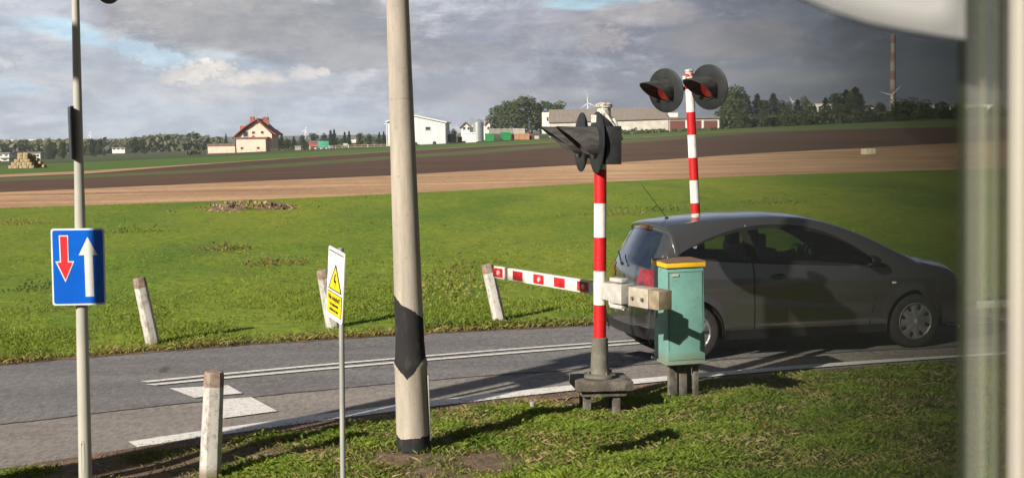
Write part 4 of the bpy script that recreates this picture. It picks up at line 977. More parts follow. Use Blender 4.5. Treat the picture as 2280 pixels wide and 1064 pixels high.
# wheels
def make_wheel():
    wr = bpy.data.objects.new('wheel', None); COL.objects.link(wr); wr.parent = car
    A = Matrix.Rotation(R(90), 4, 'X')        # lathe axis -> local -y
    MB().lathe([(.205, -.085), (.265, -.095), (.292, -.082), (.302, -.05), (.302, .05), (.292, .082), (.265, .095), (.205, .088), (.200, .06), (.200, -.06)], 56, A).build('tyre', mat('tyre_rubber', (.020, .019, .018), (.035, .032, .03), .85, nscale=30, bump=.2), wr, True)
    mb = MB(); prof = [(.203, .075), (.205, .090), (.196, .094), (.185, .082), (.12, .088), (.06, .100), (.02, .104)]; n = 64; vs = []; fs = []
    for r_, z_ in prof:
        for i in range(n): a = 2 * math.pi * i / n; c_ = .5 + .5 * math.cos(8 * a); dz = -.012 * c_ if .1 < r_ < .19 else 0; vs.append((r_ * math.cos(a), r_ * math.sin(a), z_ + dz))
    for k2 in range(len(prof) - 1):
        for i in range(n): j = (i + 1) % n; fs.append((k2 * n + i, k2 * n + j, (k2 + 1) * n + j, (k2 + 1) * n + i))
    fs.append(tuple((len(prof) - 1) * n + i for i in range(n)))
    mb.add(vs, fs, A); mb.build('rim', mat('hubcap_silver', (.30, .30, .29), (.24, .24, .24), .35, metal=.6, nscale=8), wr, True)
    for i in range(8):
        mb = MB(); a = 2 * math.pi * i / 8; M = A @ Matrix.Rotation(a, 4, 'Z') @ Matrix.Translation((.155, 0, .0765)) @ Matrix.Diagonal((1, .62, 1, 1)); mb.lathe([(.030, 0), (.030, .006), (.024, .0075)], 16, M); mb.build('vent_hole', M_black, wr, True)
    MB().lathe([(.028, .10), (.026, .108), (.01, .110)], 20, A).build('hub_badge', mat('badge_grey', (.3, .3, .3), (.2, .2, .2), .3), wr, True)
    return wr
w0 = make_wheel()
for i, (xc, s) in enumerate(((WR[0], -1), (WF[0], -1), (WR[0], 1), (WF[0], 1))):
    if i == 0: wo = w0
    else:
        wo = w0.copy(); COL.objects.link(wo); wo.parent = car
        for ch in list(w0.children): c_ = ch.copy(); COL.objects.link(c_); c_.parent = wo
    wo.location = (xc, s * .745, .30); wo.rotation_euler = (0, .3 * i, 0 if s < 0 else math.pi)
# small fittings
def at_side(x, z): y = -bulge(x, z); return Vector((x, y, z))
for s in (-1, 1):
    mb = MB(); n = 14; pts = [Vector((-.45 + .17 * i / n, s * (bulge(-.4, .86) + .004 + .026 * math.sin(math.pi * i / n) ** .6), .862 + .006 * math.sin(math.pi * i / n))) for i in range(n + 1)]
    mb.path(pts, .0125, 10); hdl = mb.build('door_handle', mat('handle_chrome', (.13, .13, .13), (.10, .10, .10), .25, metal=.7), car, True)
    mb = MB(); mb.lathe([(.0, -.008), (.05, -.006), (.062, .002)], 20, Matrix.Translation((-.365, s * (bulge(-.365, .86) - .001), .862)) @ Matrix.Rotation(R(90 * s), 4, 'X') @ Matrix.Diagonal((1.4, .6, 1, 1))); mb.build('handle_recess', M_trim, car, True)
    mb = MB(); cy = s * .92; rings = []
    for (dx, r1, r2) in ((-.055, .085, .055), (-.045, .092, .062), (0, .09, .06), (.05, .07, .045), (.085, .03, .02)):
        rings.append([(.72 + dx, cy + r1 * math.cos(a), 1.005 + r2 * math.sin(a)) for a in [2 * math.pi * i_ / 20 for i_ in range(20)]])
    vs = [p for r_ in rings for p in r_]; fs = [(k2 * 20 + i_, k2 * 20 + (i_ + 1) % 20, (k2 + 1) * 20 + (i_ + 1) % 20, (k2 + 1) * 20 + i_) for k2 in range(4) for i_ in range(20)] + [tuple(range(80, 100))]
    mb.add(vs, fs); mb.box((.74, s * .835, .95), (.07, .07, .035)); mr = mb.build('wing_mirror', M_car if s > 0 else M_trim, car, True)
    MB().add([(.666, cy + .08 * math.cos(a), 1.005 + .05 * math.sin(a)) for a in [2 * math.pi * i_ / 20 for i_ in range(20)]], [tuple(range(20))]).build('mirror_glass', mat('mirror_glass', (.8, .82, .85), (.7, .72, .75), .05, metal=1), mr)
    MB().box((1.02, s * (bulge(1.02, .74) + .003), .745), (.05, .008, .018)).build('side_repeater', mat('repeater', (.8, .75, .65), (.7, .6, .5), .2), car, bevel=.003)
MB().tube((-1.35, 0, 1.50), (-1.63, 0, 1.86), .0045, .003, 8).build('antenna', M_trim, car)
MB().lathe([(.028, 0), (.024, .012), (.01, .022)], 16, Matrix.Translation((-1.34, 0, 1.478))).build('antenna_base', M_trim, car, True)
mb = MB(); mb.box((-1.612, 0, 1.402), (.02, .22, .022)); mb.build('high_brake_light', M_tail, car, bevel=.004)
mb = MB(); mb.tube((-1.878, .0, 1.00), (-1.80, .34, 1.105), .008, n=8); mb.tube((-1.885, 0, .99), (-1.86, 0, 1.00), .02, n=12); mb.build('rear_wiper', M_trim, car)
mb = MB(); mb.lathe([(.035, 0), (.032, .006), (.004, .009)], 24, Matrix.Translation((-1.866, 0, .845)) @ Matrix.Rotation(R(-90), 4, 'Y')); mb.build('badge', mat('chrome', (.7, .7, .7), (.6, .6, .6), .12, metal=1), car, True)
npm = MB().box((-1.945, 0, .56), (.012, .52, .115)).build('number_plate', M_signw, car, bevel=.004)
text('WGM 2Z0V', .085, Matrix.Translation((-1.953, 0, .56)) @ Matrix.Rotation(R(-90), 4, 'Z'), M_black, npm, .001)
# interior
mb = MB(); 
for sx_, sy_ in ((-.02, -.36), (-.02, .36)):
    mb.box((sx_ - .05, sy_, .52), (.50, .48, .16)); mb.box((sx_ - .33, sy_, .86), (.14, .46, .58), Matrix.Identity(4)); mb.tube((sx_ - .36, sy_, 1.1), (sx_ - .37, sy_, 1.2), .015); mb.box((sx_ - .38, sy_, 1.22), (.09, .26, .17))
mb.build('front_seats', M_trim, car, bevel=.03); body_ = bpy.data.objects[-1] if False else None
mb = MB(); mb.box((-.95, 0, .52), (.45, 1.2, .16)); mb.box((-1.22, 0, .85), (.14, 1.2, .5)); mb.box((-1.24, .35, 1.13), (.08, .26, .13)); mb.box((-1.24, -.35, 1.13), (.08, .26, .13)); mb.build('rear_seat', M_trim, car, bevel=.03)
mb = MB(); mb.box((1.05, 0, .80), (.5, 1.35, .24)); mb.box((.92, .36, .90), (.18, .40, .10)); mb.build('dashboard', M_trim, car, bevel=.04)
mb = MB(); pts = []
Mw = Matrix.Translation((.52, .36, .95)) @ Matrix.Rotation(R(-65), 4, 'Y')
pts = [Mw @ Vector((.18 * math.cos(a), .18 * math.sin(a), 0)) for a in [2 * math.pi * i / 28 for i in range(29)]]; mb.path(pts, .014, 8); mb.tube(Mw @ Vector((-.17, 0, 0)), Mw @ Vector((.17, 0, 0)), .018); mb.tube(Mw @ Vector((0, 0, 0)), Mw @ Vector((0, 0, -.3)), .03); mb.build('steering_wheel', M_trim, car, True)
MB().box((-.66, -.60, 1.20), (.012, .01, .44), Matrix.Translation((0, 0, 0))).build('pillar_glint', mat('glint_bright', (.35, .35, .33), (.3, .3, .3), .4), car)  # bright bar stands in for a reflection on the pillar
# driver: one skinned body
def person():
    J = {'pelvis': ((-.10, .36, .66), .135), 'waist': ((-.16, .36, .80), .125), 'chest': ((-.19, .36, 1.00), .145), 'neck0': ((-.19, .36, 1.13), .07), 'neck': ((-.175, .36, 1.18), .052), 'head': ((-.16, .36, 1.27), .085), 'crown': ((-.165, .36, 1.36), .07),
         'nose': ((-.075, .36, 1.265), .016), 'chin': ((-.10, .36, 1.205), .030),
         'shl': ((-.17, .53, 1.08), .062), 'ell': ((-.02, .60, .90), .042), 'wrl': ((.28, .47, .98), .028), 'hl': ((.39, .46, 1.01), .032),
         'shr': ((-.17, .19, 1.08), .062), 'elr': ((-.02, .12, .90), .042), 'wrr': ((.28, .25, .98), .028), 'hr': ((.39, .26, 1.01), .032),
         'kl': ((.38, .46, .72), .07), 'al': ((.72, .46, .42), .045), 'fl': ((.84, .46, .40), .035), 'kr': ((.38, .26, .72), .07), 'ar': ((.72, .26, .42), .045), 'fr': ((.84, .26, .40), .035)}
    E = [('pelvis', 'waist'), ('waist', 'chest'), ('chest', 'neck0'), ('neck0', 'neck'), ('neck', 'head'), ('head', 'crown'), ('head', 'nose'), ('head', 'chin'), ('neck0', 'shl'), ('shl', 'ell'), ('ell', 'wrl'), ('wrl', 'hl'), ('neck0', 'shr'), ('shr', 'elr'), ('elr', 'wrr'), ('wrr', 'hr'), ('pelvis', 'kl'), ('kl', 'al'), ('al', 'fl'), ('pelvis', 'kr'), ('kr', 'ar'), ('ar', 'fr')]
    for s_, hn in (('l', 'hl'), ('r', 'hr')):
        b = Vector(J[hn][0])
        for f_ in range(5):
            dz = .03 - .016 * f_; J['k%s%d' % (s_, f_)] = (b + Vector((.035, 0, dz)), .010); J['t%s%d' % (s_, f_)] = (b + Vector((.045, -.03 if s_ == 'l' else .03, dz)), .008)
            E += [(hn, 'k%s%d' % (s_, f_)), ('k%s%d' % (s_, f_), 't%s%d' % (s_, f_))]
    nm = list(J); me = bpy.data.meshes.new('person'); me.from_pydata([J[n][0] for n in nm], [(nm.index(a), nm.index(b)) for a, b in E], [])
    o = bpy.data.objects.new('person', me); COL.objects.link(o)
    md = o.modifiers.new('skin', 'SKIN'); 
    for v in me.skin_vertices[0].data if me.skin_vertices else []: pass
    if not me.skin_vertices:
        bm = bmesh.new(); bm.from_mesh(me); bm.verts.layers.skin.verify(); bm.to_mesh(me); bm.free()
    for i, n in enumerate(nm): r_ = J[n][1]; me.skin_vertices[0].data[i].radius = (r_, r_ * (1.25 if n in ('chest', 'waist', 'pelvis') else 1)); me.skin_vertices[0].data[i].use_root = (n == 'pelvis')
    o.modifiers.new('sub', 'SUBSURF').levels = 2; o.modifiers['sub'].render_levels = 2
    me.materials.append(mat('driver_dark', (.035, .03, .03), (.05, .04, .035), .8)); o.matrix_world = Matrix.Translation(car.location) @ Matrix.Rotation(YAW, 4, 'Z')
    hr = MB(); n = 20; prof = [(.093, -.02), (.098, .03), (.088, .075), (.055, .105), (.01, .115)]; hr.lathe(prof, n, Matrix.Translation((-.178, .36, 1.28)) @ Matrix.Diagonal((1.08, .9, 1, 1))); h = hr.build('hair', mat('dark_hair', (.02, .015, .012), (.03, .02, .015), .7), o, True)
    return tag(o, 'driver in dark clothes sitting at the steering wheel of the grey car', 'person')
person()
# ================================================================ FAR THINGS
def base(px, y): return at_ground(px, y)
def sc(y): return y / 3100.0                  # metres per photo pixel at that depth
def hz_y(px): return 292 + (CX - px) * .0157
def zpx(py, px, y): return at(px, py, y).z
Mpink = mat('pink_render', (.76, .55, .44), (.70, .50, .40), .9, nscale=.6)
Mrroof = mat('red_tiles', (.34, .09, .055), (.24, .065, .045), .8, nscale=1.5)
Mbroof = mat('brown_roof', (.20, .115, .09), (.15, .09, .075), .8, nscale=1)
Mwin = mat('dark_window', (.05, .055, .06), (.03, .035, .04), .15)
Mwhite = mat('white_render', (.74, .71, .64), (.66, .63, .56), .9, nscale=.6)
Mshed = mat('shed_cladding', (.62, .63, .64), (.55, .56, .57), .6, nscale=.4, stretch=(4, 4, .1))
Mgrey = mat('grey_base', (.26, .23, .20), (.2, .18, .16), .9, nscale=1)
def window(par, x, y, z, w_, h, fr=M_white):
    f = MB().box((x, y - .06, z), (w_, .1, h)).build('window', fr, par); MB().box((x, y - .12, z), (w_ - .16, .03, h - .16)).build('pane', Mwin, f); return f
# --- pink house
Yh = 352; k = sc(Yh); hx = 567; g = base(hx, Yh); hs = thing('house', g, 'pink two storey house with steep red tiled gable roof and flat roofed annexes', 'house')
hs.location.z = zpx(343, 540, Yh); hx_ = lambda px: (px - hx) * k; hz_ = lambda py: (343 - py) * k
D_ = 9.5
MB().prism([(hx_(533), -1), (hx_(607), -1), (hx_(607), hz_(300)), (hx_(575), hz_(270)), (hx_(533), hz_(303))], D_, Matrix.Translation((0, 2.6, 0))).build('wall', Mpink, hs)
mb = MB()   # two roof slopes with overhang and thickness
def slope(mb, a, b, y0, y1, th): mb.prism([a, b, (b[0], b[1] + th), (a[0], a[1] + th)], y1 - y0, Matrix.Translation((0, y0, 0)))
slope(mb, (hx_(519), hz_(309)), (hx_(546), hz_(286)), 1.6, D_ + 3.4, .3); slope(mb, (hx_(546), hz_(286)), (hx_(575), hz_(267.5)), 1.6, D_ + 3.4, .3)
slope(mb, (hx_(575), hz_(267.5)), (hx_(600), hz_(291)), 1.6, D_ + 3.4, .3); slope(mb, (hx_(600), hz_(291)), (hx_(618), hz_(303)), 1.6, D_ + 3.4, .3)
rf = mb.build('roof', Mrroof, hs)
MB().box((hx_(558.5), 6.5, hz_(271)), (1.0, 1.2, 2.4)).build('chimney', Mrroof, rf); MB().box((hx_(589), 6.5, hz_(273)), (1.2, 1.4, 2.6)).build('chimney', Mrroof, rf); MB().tube((hx_(595), 6, hz_(285)), (hx_(595), 6, hz_(269)), .25, n=10).build('flue_pipe', Mgrey, rf)
MB().box((hx_(537), 8, hz_(292)), (1.6, 3.0, 2.6)).build('dormer', Mrroof, rf)
for px, py, w_, h in ((566, 296, .8, .75), (585.5, 296, .8, .75)): window(hs, hx_(px), 2.6, hz_(py), w_, h)
window(hs, hx_(548.5), 2.6, hz_(299), 1.3, 1.4); MB().prism([(hx_(568), hz_(281)), (hx_(572), hz_(275)), (hx_(576), hz_(281))], .1, Matrix.Translation((0, 2.5, 0))).build('gable_window', M_white, hs)
MB().box(((hx_(530) + hx_(597)) / 2, 1.2, hz_(327) ), (hx_(597) - hx_(530), 2.9, hz_(309) - hz_(345))).build('annex_wall', Mpink, hs)
MB().box(((hx_(528) + hx_(600)) / 2, 1.2, hz_(308)), (hx_(600) - hx_(528) + .3, 3.3, .45)).build('annex_roof', Mbroof, hs)
MB().prism([(hx_(564), 0), (hx_(575), 0), (hx_(569.5), .6)], .2, Matrix.Translation((0, .2, hz_(306.5)))).build('annex_gablet', Mrroof, hs)
for px in (544, 580): window(hs, hx_(px), -.25, hz_(330), .75, .62, mat('pale_frame', (.6, .55, .45), (.5, .45, .4), .6))
MB().box(((hx_(468) + hx_(529.5)) / 2, 1.4, hz_(334)), (hx_(529) - hx_(468), 3.0, hz_(325) - hz_(346))).build('garage_wall', Mpink, hs)
MB().box(((hx_(466) + hx_(529.3)) / 2 - .02, 1.5, hz_(322.5)), (hx_(529.3) - hx_(466) - .1, 3.4, .65)).build('garage_roof', Mbroof, hs)
MB().box(((hx_(468) + hx_(597)) / 2, -.28, hz_(343.5)), (hx_(597) - hx_(468), .12, .75)).build('plinth', Mgrey, hs)
MB().box((hx_(604), 1.8, hz_(337)), (.35, .35, 1.9)).build('porch_post', M_white, hs)
MB().tube((hx_(529.6), -.42, hz_(346)), (hx_(529.6), -.42, hz_(310)), .09, n=6).build('downpipe', Mbroof, hs)
# --- white gabled barn
Yb = 338; k = sc(Yb); bx = 930; g = base(bx, Yb); bn = thing('barn', (g.x, g.y, zpx(324, 960, Yb)), 'large pale grey metal clad gabled barn with one small dark window', 'barn')
X_ = lambda px: (px - bx) * k; Z_ = lambda py: (324 - py) * k
MB().prism([(X_(868), -.8), (X_(995.5), -.8), (X_(995.5), Z_(274.5)), (X_(921), Z_(257)), (X_(868), Z_(270))], 24).build('wall', Mshed, bn)
mb = MB(); slope(mb, (X_(921), Z_(257)), (X_(999), Z_(275)), -.5, 24.5, .3); slope(mb, (X_(863), Z_(271.5)), (X_(921), Z_(257)), -.5, 24.5, .3); mb.build('roof', mat('white_roof_edge', (.70, .70, .68), (.6, .6, .58), .6), bn)
f = MB().box((X_(957), -.06, Z_(286.5)), (1.35, .1, .95)).build('window', M_white, bn); MB().box((X_(957), -.12, Z_(286.5)), (1.1, .03, .72)).build('pane', Mwin, f)
MB().box((X_(932), -.04, Z_(320)), (13.9 - .0, .08, .9)).build('plinth', mat('pale_plinth', (.62, .61, .57), (.55, .53, .5), .9), bn)
MB().tube((X_(997), -.1, -.3), (X_(997), -.1, Z_(277)), .1, n=6).build('downpipe', Mgrey, bn)
for px in (929, 971): o = MB().lathe([(.1, -.35), (.42, -.3), (.46, 0), (.42, .3), (.1, .35)], 14).build('bush' if False else 'tyre', M_black, None, True); p = base(px, Yb - 2); o.location = (p.x, p.y, p.z + .25); o.rotation_euler = (R(80), 0, 0); tag(o, 'dark round tyre lying against the barn wall, %s one' % ('left' if px < 950 else 'right'), 'tyre', 'tyres by the barn')
# --- lamp pole left of concrete mast
p = base(866, 330); o = MB(); lp = thing('lamp_pole', (p.x, p.y, p.z), 'tall thin white pole just left of the concrete mast', 'pole'); hh = (326 - 276) * sc(330); MB().tube((0, 0, -.3), (0, 0, hh), .13, .09, 8).build('pole', Mwhite, lp); MB().box((-.2, 0, hh), (.8, .3, .18)).build('lamp_head', Mwhite, lp)
# --- white house behind the silo
Yw = 420; k = sc(Yw); wx = 1062; g = base(wx, Yw); wh = thing('house', (g.x, g.y, zpx(318, 1062, Yw)), 'small white house with dark gables standing behind the silo', 'house')
X_ = lambda px: (px - wx) * k; Z_ = lambda py: (318 - py) * k
for nm, a, b, ap, ev, top in (('wall', 1030.5, 1049.5, 1040, 284, 274), ('side_wing', 1085.5, 1095, 1089, 279, 272.5)):
    MB().prism([(X_(a), 0), (X_(b), 0), (X_(b), Z_(ev)), (X_(ap), Z_(top)), (X_(a), Z_(ev))], 8).build(nm, Mwhite, wh)
    mb = MB(); slope(mb, (X_(a) - .5, Z_(ev + 2)), (X_(ap), Z_(top)), -.5, 8.4, .35); slope(mb, (X_(ap), Z_(top)), (X_(b) + .5, Z_(ev + 2)), -.5, 8.4, .35); mb.build('roof', Mbroof, wh)
MB().box(((X_(1049) + X_(1086)) / 2, 5, Z_(300)), (X_(1086) - X_(1049), 5.5, 5.4)).build('middle_wall', Mwhite, wh)
for px, py in ((1037, 285.5), (1047, 286), (1091, 286)): window(wh, X_(px), 0, Z_(py), .8, .9)
# --- silo
Ys = 372; k = sc(Ys); g = base(1069, Ys); sl_ = thing('silo', (g.x, g.y, zpx(315, 1069, Ys)), 'round galvanised grain silo with a pipe and ladder tower', 'silo')
rr = 12 * k; h = (315 - 274) * k; prof = [(rr * .98, 0)]
for i in range(24): prof += [(rr, h * (i + .25) / 24), (rr * .985, h * (i + .75) / 24)]
Msilo = mat('silo_zinc', (.52, .54, .54), (.44, .46, .46), .35, metal=.6, nscale=.8)
MB().lathe(prof + [(rr * 1.02, h), (.4, h + 1.0), (.1, h + 1.1)], 36).build('tank', Msilo, sl_, True)
mb = MB()
for dx in (-1.15, -.75): mb.tube((dx * rr - .3, -.3, 0), (dx * rr - .3, -.3, h + 1.3), .05, n=5)
for i in range(16): mb.tube((-1.15 * rr - .3, -.3, .3 + i * .4), (-.75 * rr - .3, -.3, .3 + i * .4), .03, n=4)
mb.box((-.95 * rr - .3, -.3, h + 1.2), (1.2, .8, .08)); mb.build('ladder_tower', Msilo, sl_)
MB().path([(-.2, 0, h + 1.0), (1.2 * rr, -.2, h + .6), (1.25 * rr, -.2, .2)], .1, 6).build('feed_pipe', Msilo, sl_)
# --- white shed
Yx = 338; k = sc(Yx); g = base(1052, Yx); o_ = thing('shed', (g.x, g.y, zpx(318, 1052, Yx)), 'small bright white shed standing in front of the silo', 'shed')
MB().box((0, 1.5, 1.1), (23 * k, 3, 2.4)).build('wall', mat('bright_white', (.85, .84, .80), (.80, .78, .74), .8, nscale=.6), o_); MB().box((.1, 1.5, 2.35), (24.5 * k, 3.4, .3)).build('roof', mat('bright_white', (.9,) * 3), o_)
MB().box((-.1, -.03, 1.0), (19 * k, .05, 1.9)).build('door', Mwhite, o_)
# --- boxes and crates on the farm yard
def crate(px0, px1, py0, py1, y, m, label, cat, group=None, slats=4, name='crate', depth=1.4, dark=None):
    k = sc(y); g = base((px0 + px1) / 2, y); t_ = thing(name, (g.x, g.y, zpx(py1, (px0 + px1) / 2, y)), label, cat, group); w_ = (px1 - px0) * k; h = (py1 - py0) * k
    MB().box((0, depth / 2, h / 2), (w_ - .1, depth - .1, h - .05)).build('box', dark or m, t_)
    mb = MB(); n = slats
    for i in range(n): z = h * (i + .5) / n; mb.box((0, -.02, z), (w_, .06, h / n * .72)); mb.box((w_ / 2, depth / 2, z), (.06, depth, h / n * .72))
    for x in (-w_ / 2 + .08, w_ / 2 - .08): mb.box((x, -.07, h / 2), (.12, .05, h))
    mb.build('boards', m, t_); return t_
Mg = mat('green_container', (.02, .28, .07), (.015, .22, .06), .5, nscale=2); Mgd = mat('green_dark', (.012, .05, .03), (.01, .04, .025), .6)
crate(1083, 1103, 297, 315, 336, Mg, 'left green slatted container in the farm yard next to the silo', 'container', 'green containers in the farm yard', 4, 'container', 4, Mgd)
crate(1119, 1140, 294, 312.5, 340, Mg, 'right green slatted container beside the orange crates', 'container', 'green containers in the farm yard', 4, 'container', 4, Mgd)
Mo = mat('orange_crate', (.52, .26, .13), (.44, .21, .11), .8, nscale=2)
for i, (a, b) in enumerate(((1142.5, 1158), (1158.8, 1169.5), (1170, 1181.5))): crate(a, b, 298, 311.5, 341, Mo, ('leftmost wide orange wooden crate beside the green container', 'middle narrow orange wooden crate in the row', 'rightmost orange wooden crate nearest the red machine')[i], 'crate', 'orange crates in the farm yard', 5)
Mbt = mat('old_timber', (.20, .155, .12), (.13, .10, .08), .9, nscale=2, stretch=(1, 1, 4))
crate(1007, 1018, 299, 317, 346, Mbt, 'stack of weathered brown boards beside the barn', 'board stack', None, 7, 'board_stack', 1.8)
crate(998, 1006, 299, 317, 352, mat('dark_store', (.05, .045, .04), (.03, .03, .03), .9), 'dark storage bay between barn and board stack', 'storage bay', None, 3, 'storage_bay', 2)
crate(1023, 1032, 305, 318, 348, mat('dark_store'if 0 else 'rust_bin', (.10, .055, .045), (.07, .04, .03), .9), 'dark rusty bin between the boards and the white shed', 'bin', None, 3, 'metal_bin', 1.5)
Mpal = mat('grey_pallet', (.36, .32, .27), (.27, .24, .2), .9, nscale=1.5)
labs = ['grey pallet box behind the left green container', 'grey pallet box second in the back row', 'grey pallet box behind the gap between containers', 'grey pallet box behind the right green container', 'pale pallet box behind the left orange crate', 'pale pallet box at the right end of the back row']
for i, a in enumerate((1092, 1105, 1119, 1132, 1146, 1159)): crate(a, a + 12.6, 286.5, 298, 352, Mpal if i < 4 else mat('pale_pallet', (.50, .46, .40), (.4, .37, .33), .9), labs[i], 'pallet box', 'pallet boxes in the back row', 4, 'pallet_box', 1.6)
# red machine
g = base(1190, 342); rm = thing('farm_machine', (g.x, g.y, zpx(311, 1190, 342)), 'tangled red farm implement beside the orange crates', 'farm machine'); k = sc(342)
mb = MB()
for i in range(12): a = (random.uniform(-9, 9) * k, random.uniform(0, 2), random.uniform(.3, 19) * k); b = (a[0] + random.uniform(-7, 7) * k, a[1] + .5, max(.1, a[2] - random.uniform(-3, 9) * k)); mb.tube(a, b, .09, n=5)
mb.box((0, 1, .8), (14 * k, 1, .25)); mb.build('frame', mat('machine_red', (.40, .05, .06), (.3, .04, .05), .5), rm)
for dx in (-.8, .8): MB().tube((dx, .4, .4), (dx, .7, .4), .42, n=18).build('wheel', M_black, rm)
MB().box((.9, .3, .5), (1.1, .8, .8)).build('pale_box', mat('pale_box', (.5, .42, .38), (.4, .35, .3), .8), rm, bevel=.05)
# --- long barn
Yl = 392; k = sc(Yl); lx = 1355; g = base(lx, Yl); lb = thing('barn', (g.x, g.y, 0), 'long low whitewashed farm barn with a grey brown roof', 'barn')
def P_(px, py, dy=0): p = at(px, py, Yl + dy); return p - Vector((g.x, g.y, 0))
Mroof = mat('fibre_roof', (.235, .195, .165), (.18, .15, .125), .9, nscale=.5, stretch=(5, 1, 1), lo=.3, hi=.7)
Mlb = mat('lime_wall', (.56, .52, .45), (.47, .43, .37), .95, nscale=.5)
def quadbox(name, a, b, zt0, zt1, zb, d, m, par):
    """wall block between x a..b, bottom zb, top varying, depth d"""
    vs = [(a, 0, zb), (b, 0, zb), (b, 0, zt1), (a, 0, zt0), (a, d, zb), (b, d, zb), (b, d, zt1), (a, d, zt0)]
    return MB().add(vs, [(0, 1, 2, 3), (5, 4, 7, 6), (0, 4, 5, 1), (3, 2, 6, 7), (0, 3, 7, 4), (1, 5, 6, 2)]).build(name, m, par)
A0, A1 = P_(1224, 270), P_(1488, 261)
quadbox('wall', A0.x, A1.x, A0.z, A1.z, -1.5, 12, Mlb, lb)
vs = [P_(1222, 271.5) + Vector((0, -.5, 0)), P_(1489, 262.5) + Vector((0, -.5, 0)), P_(1457, 239.5) + Vector((2.6, 6, 0)), P_(1223, 244) + Vector((0, 6, 0)), P_(1222, 271.5) + Vector((0, 12.5, 0)), P_(1489, 262.5) + Vector((0, 12.5, 0))]
th = Vector((0, 0, -.3)); vv = vs + [v + th for v in vs]
MB().add(vv, [(0, 1, 2, 3), (3, 2, 5, 4), (1, 5, 2), (0, 3, 4), (0, 6, 7, 1), (1, 7, 11, 5), (0, 4, 10, 6), (6, 10, 11, 7)]).build('roof', Mroof, lb)
q = P_(1216, 262); MB().box((q.x, 6, q.z - 1.5), (2.0, 4, 6)).build('side_block', Mwhite, lb); MB().box((P_(1219.5, 264).x, 3.96, P_(1219.5, 265).z), (.4, .1, 1.1)).build('window', Mwin, lb)
for px in (1395, 1440): MB().box((P_(px, 285).x, -.02, P_(px, 286).z), (1.6, .06, 1.0)).build('bricked_opening', mat('pale_patch', (.60, .57, .52), (.55, .52, .46), .95), lb)
# red door annex
an = thing('garage_row', (g.x, g.y - 2, 0), 'low row of garages with dark red doors and white posts', 'garage row'); a, b = P_(1488.5, 265), P_(1598, 264)
quadbox('wall', a.x + .1, b.x, a.z, b.z, -1.0, 9, mat('door_frame_grey', (.42, .38, .33), (.35, .32, .28), .9), an)
MB().box(((a.x + b.x) / 2, 4.5, (a.z + b.z) / 2 + .25), (b.x - a.x + .4, 10, .5)).build('roof', Mroof, an); MB().box((P_(1500, 0).x, 7, a.z + 1.0), (2.6, 4, 1.4)).build('roof_block', Mwhite, an)
Mdr = mat('dark_red_door', (.175, .050, .045), (.14, .04, .038), .7, nscale=.8, stretch=(6, 1, 1))
for x0, x1 in ((1490, 1523), (1530, 1559), (1566, 1595)): c0, c1 = P_(x0, 268), P_(x1, 293); MB().box(((c0.x + c1.x) / 2, -.06, (c0.z + c1.z) / 2 - .2), (c1.x - c0.x, .1, c0.z - c1.z)).build('door', Mdr, an)
for x0 in (1526, 1562.5, 1597): c0, c1 = P_(x0, 266), P_(x0, 294); MB().box((c0.x, -.1, (c0.z + c1.z) / 2 - .2), (.45, .2, c0.z - c1.z)).build('post', Mwhite, an)
# --- harvest trailer, fence rails, little shed
Yt = 345; k = sc(Yt); g = base(717, Yt); tr_ = thing('harvest_trailer', (g.x, g.y, zpx(334, 717, Yt)), 'green and red farm trailer parked beyond the crop field', 'trailer')
MB().prism([(-2.6, .9), (2.2, .9), (2.5, 1.9), (-2.9, 1.9)], 2.2).build('red_hopper', mat('hopper_red', (.42, .07, .07), (.3, .05, .05), .5), tr_)
MB().box((.9, .9, 1.35), (2.7, 2.4, 1.5)).build('green_body', mat('body_green', (.04, .30, .20), (.03, .24, .16), .5), tr_, bevel=.08)
MB().box((-.2, .9, 2.05), (4.7, 2.3, .3)).build('cover', mat('cover_grey', (.10, .22, .17), (.08, .18, .14), .6), tr_, bevel=.06)
for dx in (-1.2, .2, 1.6): w_ = MB().tube((dx, -.1, .42), (dx, .25, .42), .42, n=20).build('wheel', M_black, tr_); MB().tube((dx, -.13, .42), (dx, -.1, .42), .2, n=14).build('hub', Mwhite, w_)
MB().box((2.6, .8, .7), (1.2, 1.6, .25)).build('drawbar', mat('rust_bar', (.35, .25, .18), (.3, .2, .15), .8), tr_)
g = base(668, 344); o_ = thing('shed', (g.x, g.y, zpx(342, 668, 344)), 'tiny grey wooden shed between the pink house and the trailer', 'shed'); MB().box((0, .9, .8), (1.5, 1.8, 2.0)).build('wall', Mpal, o_); MB().box((0, .9, 1.85), (1.8, 2.1, .15)).build('roof', Mgrey, o_)
p0, p1 = at(690, 330, 335), at(862, 326, 335); fn_ = thing('rail_fence', (p0.x, p0.y, p0.z), 'long low pale rail fence between trailer and lamp pole', 'fence'); mb = MB(); d = p1 - p0
for z in (0, .45): mb.tube((0, 0, z), (d.x, d.y, d.z + z), .05, n=5)
mb.build('rail', mat('rail_wood', (.46, .34, .24), (.36, .28, .2), .9), fn_)
for i in range(0, 13): MB().box((d.x * i / 12, 0, d.z * i / 12 - .1), (.12, .12, 1.3)).build('post', Mwhite if i % 3 == 0 else Mpal, fn_)
g = at(770, 325, 340); bxx = thing('field_box', (g.x, g.y, g.z), 'small pale green box cart on the fence line', 'box'); MB().box((0, 0, .3), (1.1, 1, .6)).build('box', mat('pale_green', (.4, .5, .36), (.35, .42, .3), .7), bxx, bevel=.03); MB().box((0, 0, -.2), (.9, .8, .4)).build('base', Mbt, bxx)
